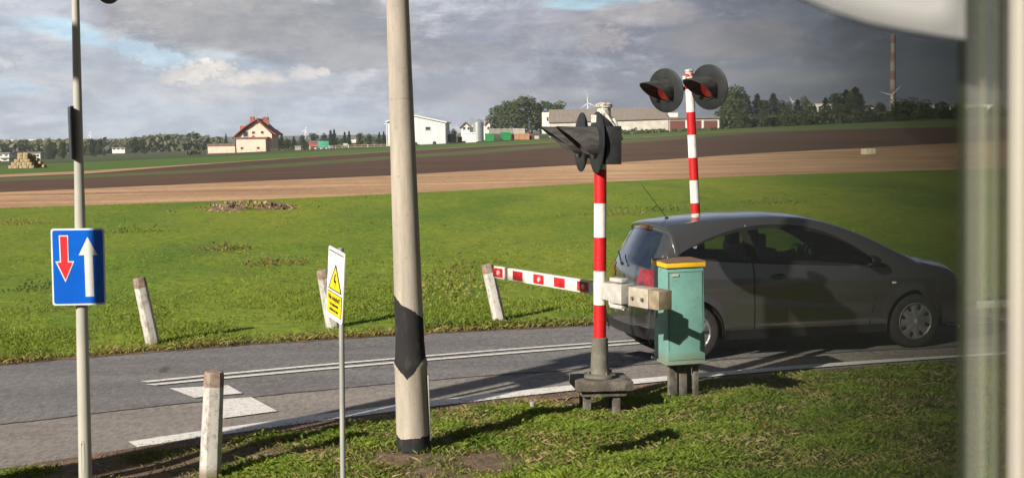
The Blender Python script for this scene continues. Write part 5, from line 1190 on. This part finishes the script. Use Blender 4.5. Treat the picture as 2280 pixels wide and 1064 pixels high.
# garden fence in front of the pink house and mesh fence left of it
gf = thing('garden_fence', base(500, 349), 'thin wire garden fence in front of the pink house annexes', 'fence'); gf.location.z = hs.location.z - .1; k = sc(349); mb = MB()
for i, px in enumerate(range(466, 640, 11)): MB().tube(((px - 500) * k, 0, -.4), ((px - 500) * k, 0, 1.3), .035, n=5).build('post', Mgrey, gf)
for z in (.5, 1.2): mb.tube((-34 * k, 0, z), (134 * k, 0, z), .018, n=4)
mb.build('wire', Mgrey, gf)
# --- straw bale stack
Yk = 342; k = sc(Yk); g0 = gp(50, 375); ks = g0.y / 342
Mst = mat('straw', (.46, .35, .20), (.27, .19, .10), .95, nscale=2.5, bump=.6)
b0 = None; row_y = ['front', 'second', 'back']
lv = ['bottom', 'second', 'third', 'fourth', 'top']
for lev in range(5):
    nx = 5 - lev if lev < 4 else 2
    for i in range(nx):
        for dpt in range(3 if lev < 4 else 1):
            x = (i - (nx - 1) / 2) * 1.22 + lev * .12 + .1 * random.uniform(-1, 1); y = dpt * 2.0; z = lev * .76
            if lev == 0 and dpt: x += .3
            pos = g0 + Vector((x, y, z)) * ks
            lab = '%s straw bale of the %s layer, %s row of the stack in the green field' % (['leftmost', 'second', 'third', 'fourth', 'fifth'][i], lv[lev], row_y[dpt])
            if b0 is None: b0 = MB().box((0, 0, .38), (1.2, 1.9, .74)).build('straw_bale', Mst, bevel=.09); o = b0
            else: o = b0.copy(); COL.objects.link(o)
            o.location = pos; o.scale = (ks,) * 3; o.rotation_euler = (0, 0, random.uniform(-.06, .06)); tag(o, lab, 'straw bale', 'stacked straw bales in the green field')
for i in range(4):
    o = b0.copy(); COL.objects.link(o); o.location = g0 + Vector((1.9 + .75 * i, 1.2 + i * .3, 2.6 - i * .85)) * ks; o.scale = (ks,) * 3; o.rotation_euler = (0, .25, 1.2); tag(o, 'shaded straw bale slipping down the right end of the stack, %s from the top' % ['first', 'second', 'third', 'fourth'][i], 'straw bale', 'stacked straw bales in the green field')
p = gp(1933, 346); o = b0.copy(); COL.objects.link(o); o.location = (p.x, p.y, p.z); sc_ = (26 * p.y / 3100) / 1.25; o.scale = (sc_, sc_ * .6, sc_ * .85); o.location.z += .05; o.data = o.data.copy(); o.data.materials[0] = mat('pale_straw', (.68, .62, .42), (.5, .45, .30), .95, nscale=3); o.rotation_euler = (0, 0, .2); tag(o, 'single pale straw bale left alone on the orange stubble field', 'straw bale'); 
if 'group' in o: del o['group']
# --- low white buildings at the left, factory roofs at the right
def lowb(px0, px1, py0, py1, y, label, wall=Mwhite, cat='building', name='farm_building', win=3):
    k = sc(y); g = base((px0 + px1) / 2, y); t_ = thing(name, (g.x, g.y, zpx(py1, (px0 + px1) / 2, y)), label, cat); w_ = (px1 - px0) * k; h = (py1 - py0) * k
    MB().box((0, 4, h / 2 - .5), (w_, 8, h + 1)).build('wall', wall, t_); MB().box((0, 4, h + .12), (w_ + .8, 8.8, .3)).build('roof', Mgrey, t_)
    for i in range(win): MB().box((w_ * ((i + .5) / win - .5), -.04, h * .62), (w_ / win * .5, .08, h * .3)).build('window', Mwin, t_)
    return t_
lowb(-12, 27, 342, 352, 480, 'low white building behind the straw stack at the left edge'); lowb(64, 96, 341, 356, 470, 'low white building right of the straw stack')
lowb(8, 26, 353, 360, 450, 'small white structure in front of the low white building', win=1)
lowb(256, 284, 330, 336, 560, 'pale low building among the far hedges'); lowb(786, 803, 309, 313, 600, 'distant white roofed building between the trees', win=2)
lowb(1798, 1852, 230, 262, 520, 'white industrial building peeking over the dark conifers', win=5); lowb(1930, 1948, 238, 262, 520, 'small pale building left of the chimney', win=1)
lowb(2060, 2230, 233, 262, 700, 'long pale factory building right of the chimney', win=6)
# far viaduct line
a, b = at(-40, 313.5, 1900), at(165, 311, 1900); vd = thing('far_viaduct', a, 'thin pale viaduct line on the left horizon', 'bridge'); d = b - a; MB().box((d.x / 2, 0, d.z / 2), (d.x, 10, 1.4)).build('deck', Mwhite, vd)
for i in range(8): MB().box((d.x * (i + .5) / 8, 0, d.z / 2 - 6), (2, 6, 11)).build('pier', Mwhite, vd)
# --- chimney
Yc = 900; k = sc(Yc); g = at(1988, 240, Yc); ch = thing('factory_chimney', (g.x, g.y, g.z - 6), 'very tall factory chimney with faded red and white bands', 'chimney')
hch = (240 - 79) * k + 6
def chim_fn(t, b):
    o_ = t.n('ShaderNodeTexCoord').outputs['Object']; sp = t.n('ShaderNodeSeparateXYZ'); t.l(o_, sp.inputs[0]); per = 20 * k
    f = t.m('LESS_THAN', t.m('FRACT', t.m('DIVIDE', t.m('SUBTRACT', hch, sp.outputs[2]), 2 * per)), .5); n_ = t.noise(t.mapv(o_, (1, 1, .3)), .35, 5)
    t.l(t.mix(t.m('MULTIPLY', n_, .6), t.mix(f, (.36, .32, .28), (.23, .11, .09)), (.20, .15, .12)), b.inputs['Base Color'])
MB().lathe([(7.3 * k, 0), (5.2 * k, hch - 10 * k), (6.2 * k, hch - 8 * k), (6.2 * k, hch - 2 * k), (4.6 * k, hch), (3.6 * k, hch), (3.4 * k, hch - 4)], 32).build('stack', custom('chimney_bands', chim_fn, .9), ch, True)
mb = MB(); 
for f in (.35, .68): mb.lathe([(7.6 * k * (1 - .25 * f), hch * f), (7.6 * k * (1 - .25 * f), hch * f + .5)], 24)
mb.build('gallery', Mgrey, ch)
# --- wind turbines
Mwt = mat('turbine_white', (.80, .80, .78), (.74, .74, .72), .5)
def turbine(px, pyhub, pyb, y, ang, bl, label):
    k = sc(y); g = at(px, pyb, y); t_ = thing('wind_turbine', g, label, 'wind turbine', 'white wind turbines on the horizon'); h = (pyb - pyhub) * k
    MB().tube((0, 0, -8), (0, 0, h), 1.9 * k * .9, 1.0 * k, 12).build('tower', Mwt, t_); MB().box((0, 0, h), (1.6 * k, 4 * k, 1.6 * k)).build('nacelle', Mwt, t_, bevel=.3 * k)
    for i in range(3):
        a = R(ang + 120 * i); L = bl * k; w_ = 1.1 * k; d = Vector((math.sin(a), 0, math.cos(a))); n_ = Vector((math.cos(a), 0, -math.sin(a))); c_ = Vector((0, -2.4 * k, h))
        MB().add([c_ + n_ * w_ * .5, c_ - n_ * w_ * .5, c_ + d * L * .2 - n_ * w_ * .9, c_ + d * L * .2 + n_ * w_ * .5, c_ + d * L - n_ * w_ * .1, c_ + d * L + n_ * w_ * .15] + [v + Vector((0, .5 * k, 0)) for v in (c_ + n_ * w_ * .5, c_ - n_ * w_ * .5, c_ + d * L * .2 - n_ * w_ * .9, c_ + d * L * .2 + n_ * w_ * .5, c_ + d * L - n_ * w_ * .1, c_ + d * L + n_ * w_ * .15)],
                 [(0, 1, 2, 3), (3, 2, 4, 5), (6, 9, 8, 7), (9, 11, 10, 8), (0, 6, 7, 1), (1, 7, 8, 2), (2, 8, 10, 4), (4, 10, 11, 5), (5, 11, 9, 3), (3, 9, 6, 0)]).build('blade', Mwt, t_)
turbine(202, 301, 316, 1500, 10, 9, 'faint white wind turbine over the left tree line'); turbine(680, 291, 312, 1400, 22, 10, 'white wind turbine right of the pink house')
turbine(1309, 230, 262, 1100, 355, 20, 'white wind turbine rising behind the long barn roof'); turbine(1764, 227, 262, 900, 328, 15, 'white wind turbine among the dark conifers')
turbine(1985, 212, 250, 800, 285, 30, 'white wind turbine blade just left of the chimney')
# --- trees
FA = leafmat('leaf_olive', (.040, .062, .018), (.105, .130, .040), .2); FB = leafmat('leaf_dark', (.026, .044, .018), (.075, .095, .035), .2)
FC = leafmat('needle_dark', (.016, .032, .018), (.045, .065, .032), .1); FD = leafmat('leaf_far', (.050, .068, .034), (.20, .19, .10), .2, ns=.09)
M_bark = mat('bark', (.09, .07, .05), (.06, .045, .035), .9, nscale=3)
def cloud_leaves(cl, n, s_):
    out_ = []
    tot = sum(r[0] * r[2] for _, r in cl)
    for c_, r in cl:
        m_ = max(8, int(n * r[0] * r[2] / tot)); d = rng.normal(0, 1, (m_, 3)); d /= np.linalg.norm(d, axis=1)[:, None]; rad = rng.uniform(.45, 1.05, m_)[:, None] ** .6
        P = np.array(c_) + d * rad * np.array(r)
        nrm = d + rng.normal(0, .7, (m_, 3)); nrm /= np.linalg.norm(nrm, axis=1)[:, None]
        a = np.cross(nrm, rng.normal(0, 1, (m_, 3))); a /= np.linalg.norm(a, axis=1)[:, None]; b = np.cross(nrm, a); q = s_ * rng.uniform(.6, 1.4, (m_, 1))
        out_.append(np.stack([P - a * q, P + b * q * .6, P + a * q, P - b * q * .6], 1))
    return np.concatenate(out_).astype(np.float32)
def broadleaf(name, h, w_, m, n=2200, s_=.30, seed=0, tall=.08):
    t_ = bpy.data.objects.new(name, None); COL.objects.link(t_); rr_ = random.Random(seed); cl = []
    for i in range(16): a = rr_.uniform(0, 6.28); r = rr_.uniform(0, .33) * w_ * (1 - .55 * (i / 15) ** 2); z = h * (tall + .05 + (.84 - tall) * i / 15); q = w_ * rr_.uniform(.14, .24); cl.append(((r * math.cos(a), r * math.sin(a), z), (q, q, q * rr_.uniform(.6, .95))))
    quads('crown', cloud_leaves(cl, n, s_), m, t_)
    mb = MB(); mb.tube((0, 0, -.5), (0, 0, h * .5), w_ * .03, w_ * .018, 8)
    for i in range(5): a = i * 1.3; mb.tube((0, 0, h * (.25 + .05 * i)), (w_ * .25 * math.cos(a), w_ * .25 * math.sin(a), h * (.5 + .06 * i)), w_ * .015, w_ * .006, 6)
    mb.build('trunk', M_bark, t_); return t_
def conifer(name, h, w_, m, n=1400, s_=.30, seed=0):
    t_ = bpy.data.objects.new(name, None); COL.objects.link(t_); rr_ = np.random.default_rng(seed)
    z = h * (.04 + .96 * rr_.uniform(0, 1, n) ** 1.25); lay = .78 + .3 * np.sin(z / h * 34 + seed); rmax = w_ / 2 * (1 - z / h) ** .8 * lay + .12; a = rr_.uniform(0, 6.283, n); r = rmax * rr_.uniform(.3, 1.08, n) * (1 + .25 * np.sin(a * 5 + z * 1.3))
    P = np.stack([r * np.cos(a), r * np.sin(a), z - .2 * r], 1); d = np.stack([np.cos(a), np.sin(a), -.35 + rr_.normal(0, .3, n)], 1); b = np.stack([-np.sin(a), np.cos(a), rr_.normal(0, .4, n)], 1); q = s_ * rr_.uniform(.6, 1.4, (n, 1))
    quads('crown', np.stack([P - d * q, P + b * q * .5, P + d * q, P - b * q * .5], 1).astype(np.float32), m, t_); MB().tube((0, 0, -.5), (0, 0, h * .93), w_ * .035, .04, 8).build('trunk', M_bark, t_); return t_
protos = {}
def tree(kind, px, pytop, pybase, y, label, wr=1.0, group=None):
    k = sc(y); h = (pybase - pytop) * k; zb = zpx(pybase, px, y); g = at(px, pybase, y)
    mk = {'round': lambda s: broadleaf('broadleaf_tree', 10, 9, FA, seed=s), 'dark': lambda s: broadleaf('broadleaf_tree', 10, 9, FB, seed=s + 20), 'fir': lambda s: conifer('conifer_tree', 10, 7.0, FC, 2200, seed=s), 'far': lambda s: broadleaf('broadleaf_tree', 10, 10, FD, 700, .42, s + 40, .0), 'bush': lambda s: broadleaf('broadleaf_tree', 10, 12, FB, 900, .5, s + 60, -.1)}
    v = (int(px) * 7 + int(pytop)) % 3; key = (kind, v)
    if key not in protos: o = mk[kind](v); protos[key] = o
    else: o = protos[key]; o = dup(o, (0, 0, 0))
    s_ = h / 9.4; o.location = (g.x, g.y, zb); o.scale = (s_ * wr, s_ * wr, s_); o.rotation_euler = (0, 0, random.uniform(0, 6.28)); o['label'] = label; o['category'] = 'tree'
    if group: o['group'] = group
    return o
GL = 'trees round the farms'
# group left of the long barn
for px, tp_, bs, y, w_, lb_ in ((1108, 238, 294, 430, 1.15, 'leftmost olive green tree of the clump behind the crates'), (1132, 229, 294, 425, 1.1, 'second olive tree of the clump behind the crates'), (1158, 223, 294, 425, 1.15, 'tallest olive tree of the clump behind the crates'), (1184, 223, 294, 428, 1.0, 'fourth tree of the clump, with a pale thing at its top'), (1203, 232, 294, 430, .9, 'rightmost tree of the clump, left of the white block'), (1224, 232, 285, 445, 1.0, 'dark tree rising behind the left end of the long barn roof'), (1245, 231, 285, 445, 1.1, 'second dark tree over the long barn roof')):
    tree('round', px, tp_, bs, y, lb_, w_, GL)
# belt right of the long barn
names = []
spec = [(1612, 212, 'dark', .8), (1630, 200, 'round', .9), (1650, 205, 'dark', .8), (1668, 226, 'fir', 1), (1686, 214, 'fir', 1.3), (1703, 226, 'dark', .8), (1722, 213, 'fir', 1.5), (1742, 228, 'dark', .8), (1756, 232, 'dark', .8), (1776, 226, 'fir', 1.4), (1794, 222, 'round', .7), (1812, 236, 'dark', .9), (1838, 222, 'fir', 1.2), (1858, 212, 'dark', .9), (1884, 206, 'fir', 1.5), (1893, 212, 'dark', .8), (1904, 200, 'fir', 1.5), (1916, 214, 'fir', 1.3), (1872, 236, 'dark', 1.3), (1832, 244, 'bush', 1.1), (1790, 248, 'bush', 1.1), (1745, 246, 'bush', 1.1), (1700, 250, 'bush', 1.1), (1655, 246, 'bush', 1.0), (1935, 240, 'bush', 1.2), (1962, 233, 'dark', 1.2), (1996, 228, 'bush', 1.1), (2028, 226, 'bush', 1.2), (2060, 230, 'bush', 1.2), (2095, 232, 'bush', 1.3), (2130, 236, 'bush', 1.3), (2175, 240, 'bush', 1.4), (2220, 236, 'bush', 1.4), (2270, 232, 'bush', 1.4), (1905, 246, 'bush', 1.2)]
adj = {'dark': 'dark broadleaf tree', 'round': 'olive broadleaf tree', 'fir': 'dark pointed conifer', 'bush': 'low bushy dark tree'}
ordw = ['first', 'second', 'third', 'fourth', 'fifth', 'sixth', 'seventh', 'eighth', 'ninth', 'tenth', 'eleventh', 'twelfth', 'thirteenth', 'fourteenth', 'fifteenth', 'sixteenth']
cnt = {}
for px, tp_, kd, w_ in sorted(spec):
    cnt[kd] = cnt.get(kd, 0) + 1; y = 400 + (px % 5) * 4 + (12 if kd != 'bush' else 0)
    tree(kd, px, tp_, 284 - (px - 1600) * .012, y, '%s, %s of its kind right of the garage row' % (adj[kd], ordw[cnt[kd] - 1]), w_, 'tree belt right of the farm')
# trees right of the pink house and along the horizon
spec = [(628, 300, 345, 'fir', .8), (612, 292, 342, 'dark', .9), (640, 312, 342, 'dark', 1.1), (655, 306, 340, 'fir', 1), (676, 304, 338, 'dark', 1), (700, 299, 336, 'dark', 1), (722, 300, 334, 'dark', .9), (737, 293, 334, 'fir', 1), (745, 291, 334, 'fir', .8), (768, 296, 330, 'fir', .9), (778, 294, 328, 'fir', .8), (800, 298, 328, 'dark', .9), (822, 301, 328, 'dark', .9), (845, 296, 326, 'fir', .8), (855, 295, 326, 'fir', .8), (504, 300, 330, 'fir', .7), (118, 322, 354, 'dark', 1), (140, 318, 354, 'dark', .8), (205, 311, 347, 'dark', 1), (222, 312, 344, 'dark', .9), (300, 308, 342, 'dark', 1.1), (318, 312, 342, 'dark', .8), (185, 325, 346, 'dark', 1), (108, 326, 353, 'bush', .8), (1010, 290, 318, 'dark', .9), (1001, 292, 318, 'fir', .8), (232, 335, 348, 'round', .8)]
lab2 = {'dark': 'dark green hedge tree', 'fir': 'slim dark conifer', 'round': 'small yellowish bush', 'bush': 'low dark bush'}
cnt = {}
for px, tp_, bs, kd, w_ in sorted(spec):
    key = (kd, px < 560); cnt[key] = cnt.get(key, 0) + 1
    tree(kd, px, tp_, bs, 470 if px < 560 else 440, '%s, %s of its kind %s' % (lab2[kd], ordw[cnt[key] - 1], 'left of the pink house' if px < 560 else 'right of the pink house'), w_, 'scattered trees beside the pink house')
# far wood as one mass
def wood(name, x0, x1, topf, basef, y, n, s_, m, label, dep=60):
    xs = rng.uniform(x0, x1, n); out_ = []
    for x in xs:
        tp_ = topf(x) + 6 * noise.noise((x * .05, 1, 1)) + 6 * noise.noise((x * .16, 5, 1)) + 4 * noise.noise((x * .5, 5, 8)); bs = basef(x); f = random.random() ** .8; py = bs + (tp_ - bs) * f; out_.append(at(x, py, y + random.uniform(0, dep) * (1 - .0 * f)))
    P = np.array(out_); m_ = len(P); nrm = rng.normal(0, 1, (m_, 3)) + np.array([-.3, -.6, .5]); nrm /= np.linalg.norm(nrm, axis=1)[:, None]; a = np.cross(nrm, rng.normal(0, 1, (m_, 3))); a /= np.linalg.norm(a, axis=1)[:, None]; b = np.cross(nrm, a); q = s_ * rng.uniform(.5, 1.5, (m_, 1))
    return tag(quads(name, np.stack([P - a * q, P + b * q * .7, P + a * q, P - b * q * .7], 1).astype(np.float32), m), label, 'wood', kind='stuff')
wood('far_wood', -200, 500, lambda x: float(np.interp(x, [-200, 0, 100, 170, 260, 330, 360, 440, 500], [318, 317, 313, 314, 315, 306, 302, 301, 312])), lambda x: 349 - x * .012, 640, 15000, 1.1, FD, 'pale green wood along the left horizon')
wood('far_wood', 590, 1010, lambda x: float(np.interp(x, [590, 620, 660, 760, 870, 1010], [308, 312, 322, 312, 306, 300])), lambda x: 343 - (x - 590) * .06, 620, 7000, 1.0, FB, 'dark wood beyond the farms at the centre')
wood('belt_understorey', 1600, 2400, lambda x: float(np.interp(x, [1600, 1940, 2000, 2400], [262, 256, 246, 246])), lambda x: 287 - (x - 1600) * .012, 404, 16000, .5, FB, 'dense dark undergrowth below the tree belt', 14)
wood('yard_weeds', 1355, 1620, lambda x: 291 - (x - 1355) * .02, lambda x: 300 - (x - 1355) * .03, 380, 3500, .22, FA, 'weeds and low bushes along the foot of the long barn', 5)
wood('house_bushes', 606, 700, lambda x: 334 - (x - 606) * .02, lambda x: 347 - (x - 606) * .05, 346, 2600, .25, FA, 'low bushes right of the pink house', 5)
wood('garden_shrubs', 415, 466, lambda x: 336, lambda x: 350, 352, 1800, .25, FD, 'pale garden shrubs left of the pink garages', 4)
# ================================================================ THE CARRIAGE WINDOW (the picture is taken through it)
yW = .42; kW = yW / 3100
zc = H - yW * math.tan(pitch)
tw = thing('train_window', (0, 0, 0), 'blurred cream window frame of a train with greyish strips imitating glass reflections beside it', 'window frame')
def wpx(px): return (px - CX) * kW
M_cream = mat('cream_frame', (.36, .335, .29), (.335, .31, .27), .5, nscale=3)
def upright(px0, px1, y0, y1, m, name, z0=-.42, z1=.36, bev=.0):
    a = wpx(px0); b = wpx(px1)
    mb = MB(); mb.box(((a + b) / 2 , (y0 + y1) / 2, zc + (z0 + z1) / 2), (b - a, y1 - y0, z1 - z0), None)
    M = Matrix.Translation((wpx(2250), 0, zc)) @ Matrix.Rotation(-.008, 4, 'Y') @ Matrix.Translation((-wpx(2250), 0, -zc)); mb.v = [tuple(M @ Vector(v)) for v in mb.v]
    return mb.build(name, m, tw, bevel=bev)
upright(2262, 2620, yW - .05, yW + .001, M_cream, 'frame')
upright(2250, 2261, yW - .006, yW + .0, mat('cream_bead', (.46, .44, .38), (.43, .40, .35), .4), 'frame_bead')
def veil(name, col, a, rough=.9):
    m = bpy.data.materials.new(name); m.use_nodes = True; t = NT(m.node_tree); m.node_tree.nodes.clear()
    d = t.n('ShaderNodeBsdfDiffuse'); d.inputs[0].default_value = (*col, 1); tr = t.n('ShaderNodeBsdfTransparent'); tr.inputs[0].default_value = (.9, .92, .88, 1)
    mx = t.n('ShaderNodeMixShader'); mx.inputs[0].default_value = a; t.l(tr.outputs[0], mx.inputs[1]); t.l(d.outputs[0], mx.inputs[2])
    o = t.n('ShaderNodeOutputMaterial'); t.l(mx.outputs[0], o.inputs[0]); return m
upright(2226, 2249.5, yW, yW + .002, veil('reflection_brown', (.085, .078, .062), .48), 'brown_reflection')  # these tinted sheets imitate reflection and refraction at the glass edge
upright(2154, 2225.5, yW, yW + .002, veil('reflection_pale', (.28, .285, .255), .24), 'pale_reflection')
upright(2176, 2188, yW - .004, yW - .003, veil('reflection_ridge', (.34, .33, .26), .18), 'reflection_ridge')  # this streak and the next imitate reflections at the glass edge
upright(2205, 2214, yW - .004, yW - .003, veil('reflection_streak_b', (.16, .16, .12), .25), 'reflection_ridge')
upright(2140, 2153.5, yW, yW + .002, veil('reflection_dark', (.04, .045, .03), .42), 'dark_reflection')
# translucent roller blind hanging down into the upper corner
def wp(px, py, y=yW - .02): p = at(px, py, y); return (p.x, p.z)
edge = [(1700, -60), (1780, -4), (1850, 26), (1930, 52), (2010, 68), (2080, 80), (2150, 90)]
low = [wp(*p) for p in edge]; top = [wp(2150, -700), wp(1250, -700), wp(1400, -320)]
bl = thing('window_blind', (0, 0, 0), 'blurred pale translucent blind hanging into the top right corner', 'blind')
MB().prism(low + top, .0008, Matrix.Translation((0, yW - .02, 0))).build('blind_cloth', veil('blind_cloth', (.36, .36, .36), .42), bl)
low2 = [wp(*p, y=.14) for p in ((1770, -60), (1840, -12), (1910, 12), (1990, 36), (2070, 48), (2120, 30), (2110, -40))]; top2 = [wp(2100, -400, y=.14), wp(1700, -400, y=.14)]
MB().prism(low2 + top2, .0008, Matrix.Translation((0, .14, 0))).build('blind_fold', veil('blind_fold', (.45, .45, .45), .7), bl)
mb = MB(); mb.path([Vector((p[0], yW - .02, p[1])) for p in low], .00035, 6); mb.build('blind_hem', M_dark, bl)
# absorbing wedge added to dim the view towards the frame, with a milky scatter
tm = bpy.data.materials.new('dimming_wedge'); tm.use_nodes = True; t = NT(tm.node_tree); tm.node_tree.nodes.clear()
ab = t.n('ShaderNodeVolumeAbsorption'); ab.inputs[0].default_value = (.10, .13, .10, 1); ab.inputs[1].default_value = 96
sc2 = t.n('ShaderNodeVolumeScatter'); sc2.inputs[0].default_value = (.8, .82, .7, 1); sc2.inputs[1].default_value = 4.5
ad = t.n('ShaderNodeAddShader'); t.l(ab.outputs[0], ad.inputs[0]); t.l(sc2.outputs[0], ad.inputs[1]); o_ = t.n('ShaderNodeOutputMaterial'); t.l(ad.outputs[0], o_.inputs['Volume'])
def wq(px, y): return (px - CX) * y / F
ya = yW + .055; th = .021; za_, zb_ = zc - .42, zc + .36
pts = []
for px in range(1420, 2151, 30): f = (px - 1420) / 730; y = ya + .0003 + th * (.35 * f + .65 * f * f); pts.append((wq(px, y), y))
for px, q in ((2165, .8), (2180, .5), (2200, .3), (2700, .3)): y = ya + th * q; pts.append((wq(px, y), y))
pts += [(wq(2700, ya), ya), (wq(1420, ya), ya)]
mb = MB()
n = len(pts); mb.add([(x, y, za_) for x, y in pts] + [(x, y, zb_) for x, y in pts], [tuple(range(n)), tuple(range(2 * n - 1, n - 1, -1))] + [(i, (i + 1) % n, n + (i + 1) % n, n + i) for i in range(n)])
mb.build('pane', tm, tw)  # the added dimming wedge
# the carriage's own side wall round the window
cw_ = thing('train_carriage', (0, .44, 0), 'side wall of the train carriage from which the picture is taken', 'train')
Mtr = mat('carriage_paint', (.10, .11, .13), (.08, .09, .10), .4)
for (xa_, xb_, z0, z1) in ((-14, 14, .9, 1.55), (-14, 14, 3.35, 4.2), (.36, 1.6, 1.55, 3.35), (-3.2, -2.0, 1.55, 3.35), (3.4, 14, 1.55, 3.35), (-14, -5.2, 1.55, 3.35)):
    MB().box(((xa_ + xb_) / 2, .1, (z0 + z1) / 2), (xb_ - xa_, .06, z1 - z0 - .004)).build('wall_panel', Mtr, cw_)
# mast outside the frame whose shade falls over the blue sign
cm = thing('line_mast', (-5.56, 7.0, -.1), 'grey mast beside the track, out of the picture on the left', 'mast')
MB().lathe([(.13, 0), (.12, 3), (.11, 4.6)], 20).build('shaft', M_conc, cm, True)
cm2 = thing('line_mast', (-7.12, 6.0, -.1), 'thick concrete mast with a short crossarm beside the track, out of the picture', 'mast')
MB().lathe([(.22, 0), (.19, 3), (.16, 6.2)], 20).build('shaft', M_conc, cm2, True); MB().box((.1, -.1, 6.0), (.9, .12, .35), rz=-.7).build('crossarm', M_conc, cm2)
# haze over the land
hz_m = bpy.data.materials.new('haze_air'); hz_m.use_nodes = True; t = NT(hz_m.node_tree); hz_m.node_tree.nodes.clear(); pv = t.n('ShaderNodeVolumePrincipled'); pv.inputs['Color'].default_value = (.80, .87, .95, 1); pv.inputs['Density'].default_value = .00016; pv.inputs['Anisotropy'].default_value = 0.0
o_ = t.n('ShaderNodeOutputMaterial'); t.l(pv.outputs[0], o_.inputs['Volume'])
mb = MB(); mb.box((0, 1100, 40), (3000, 2900, 120)); tag(mb.build('haze', hz_m), kind='stuff')
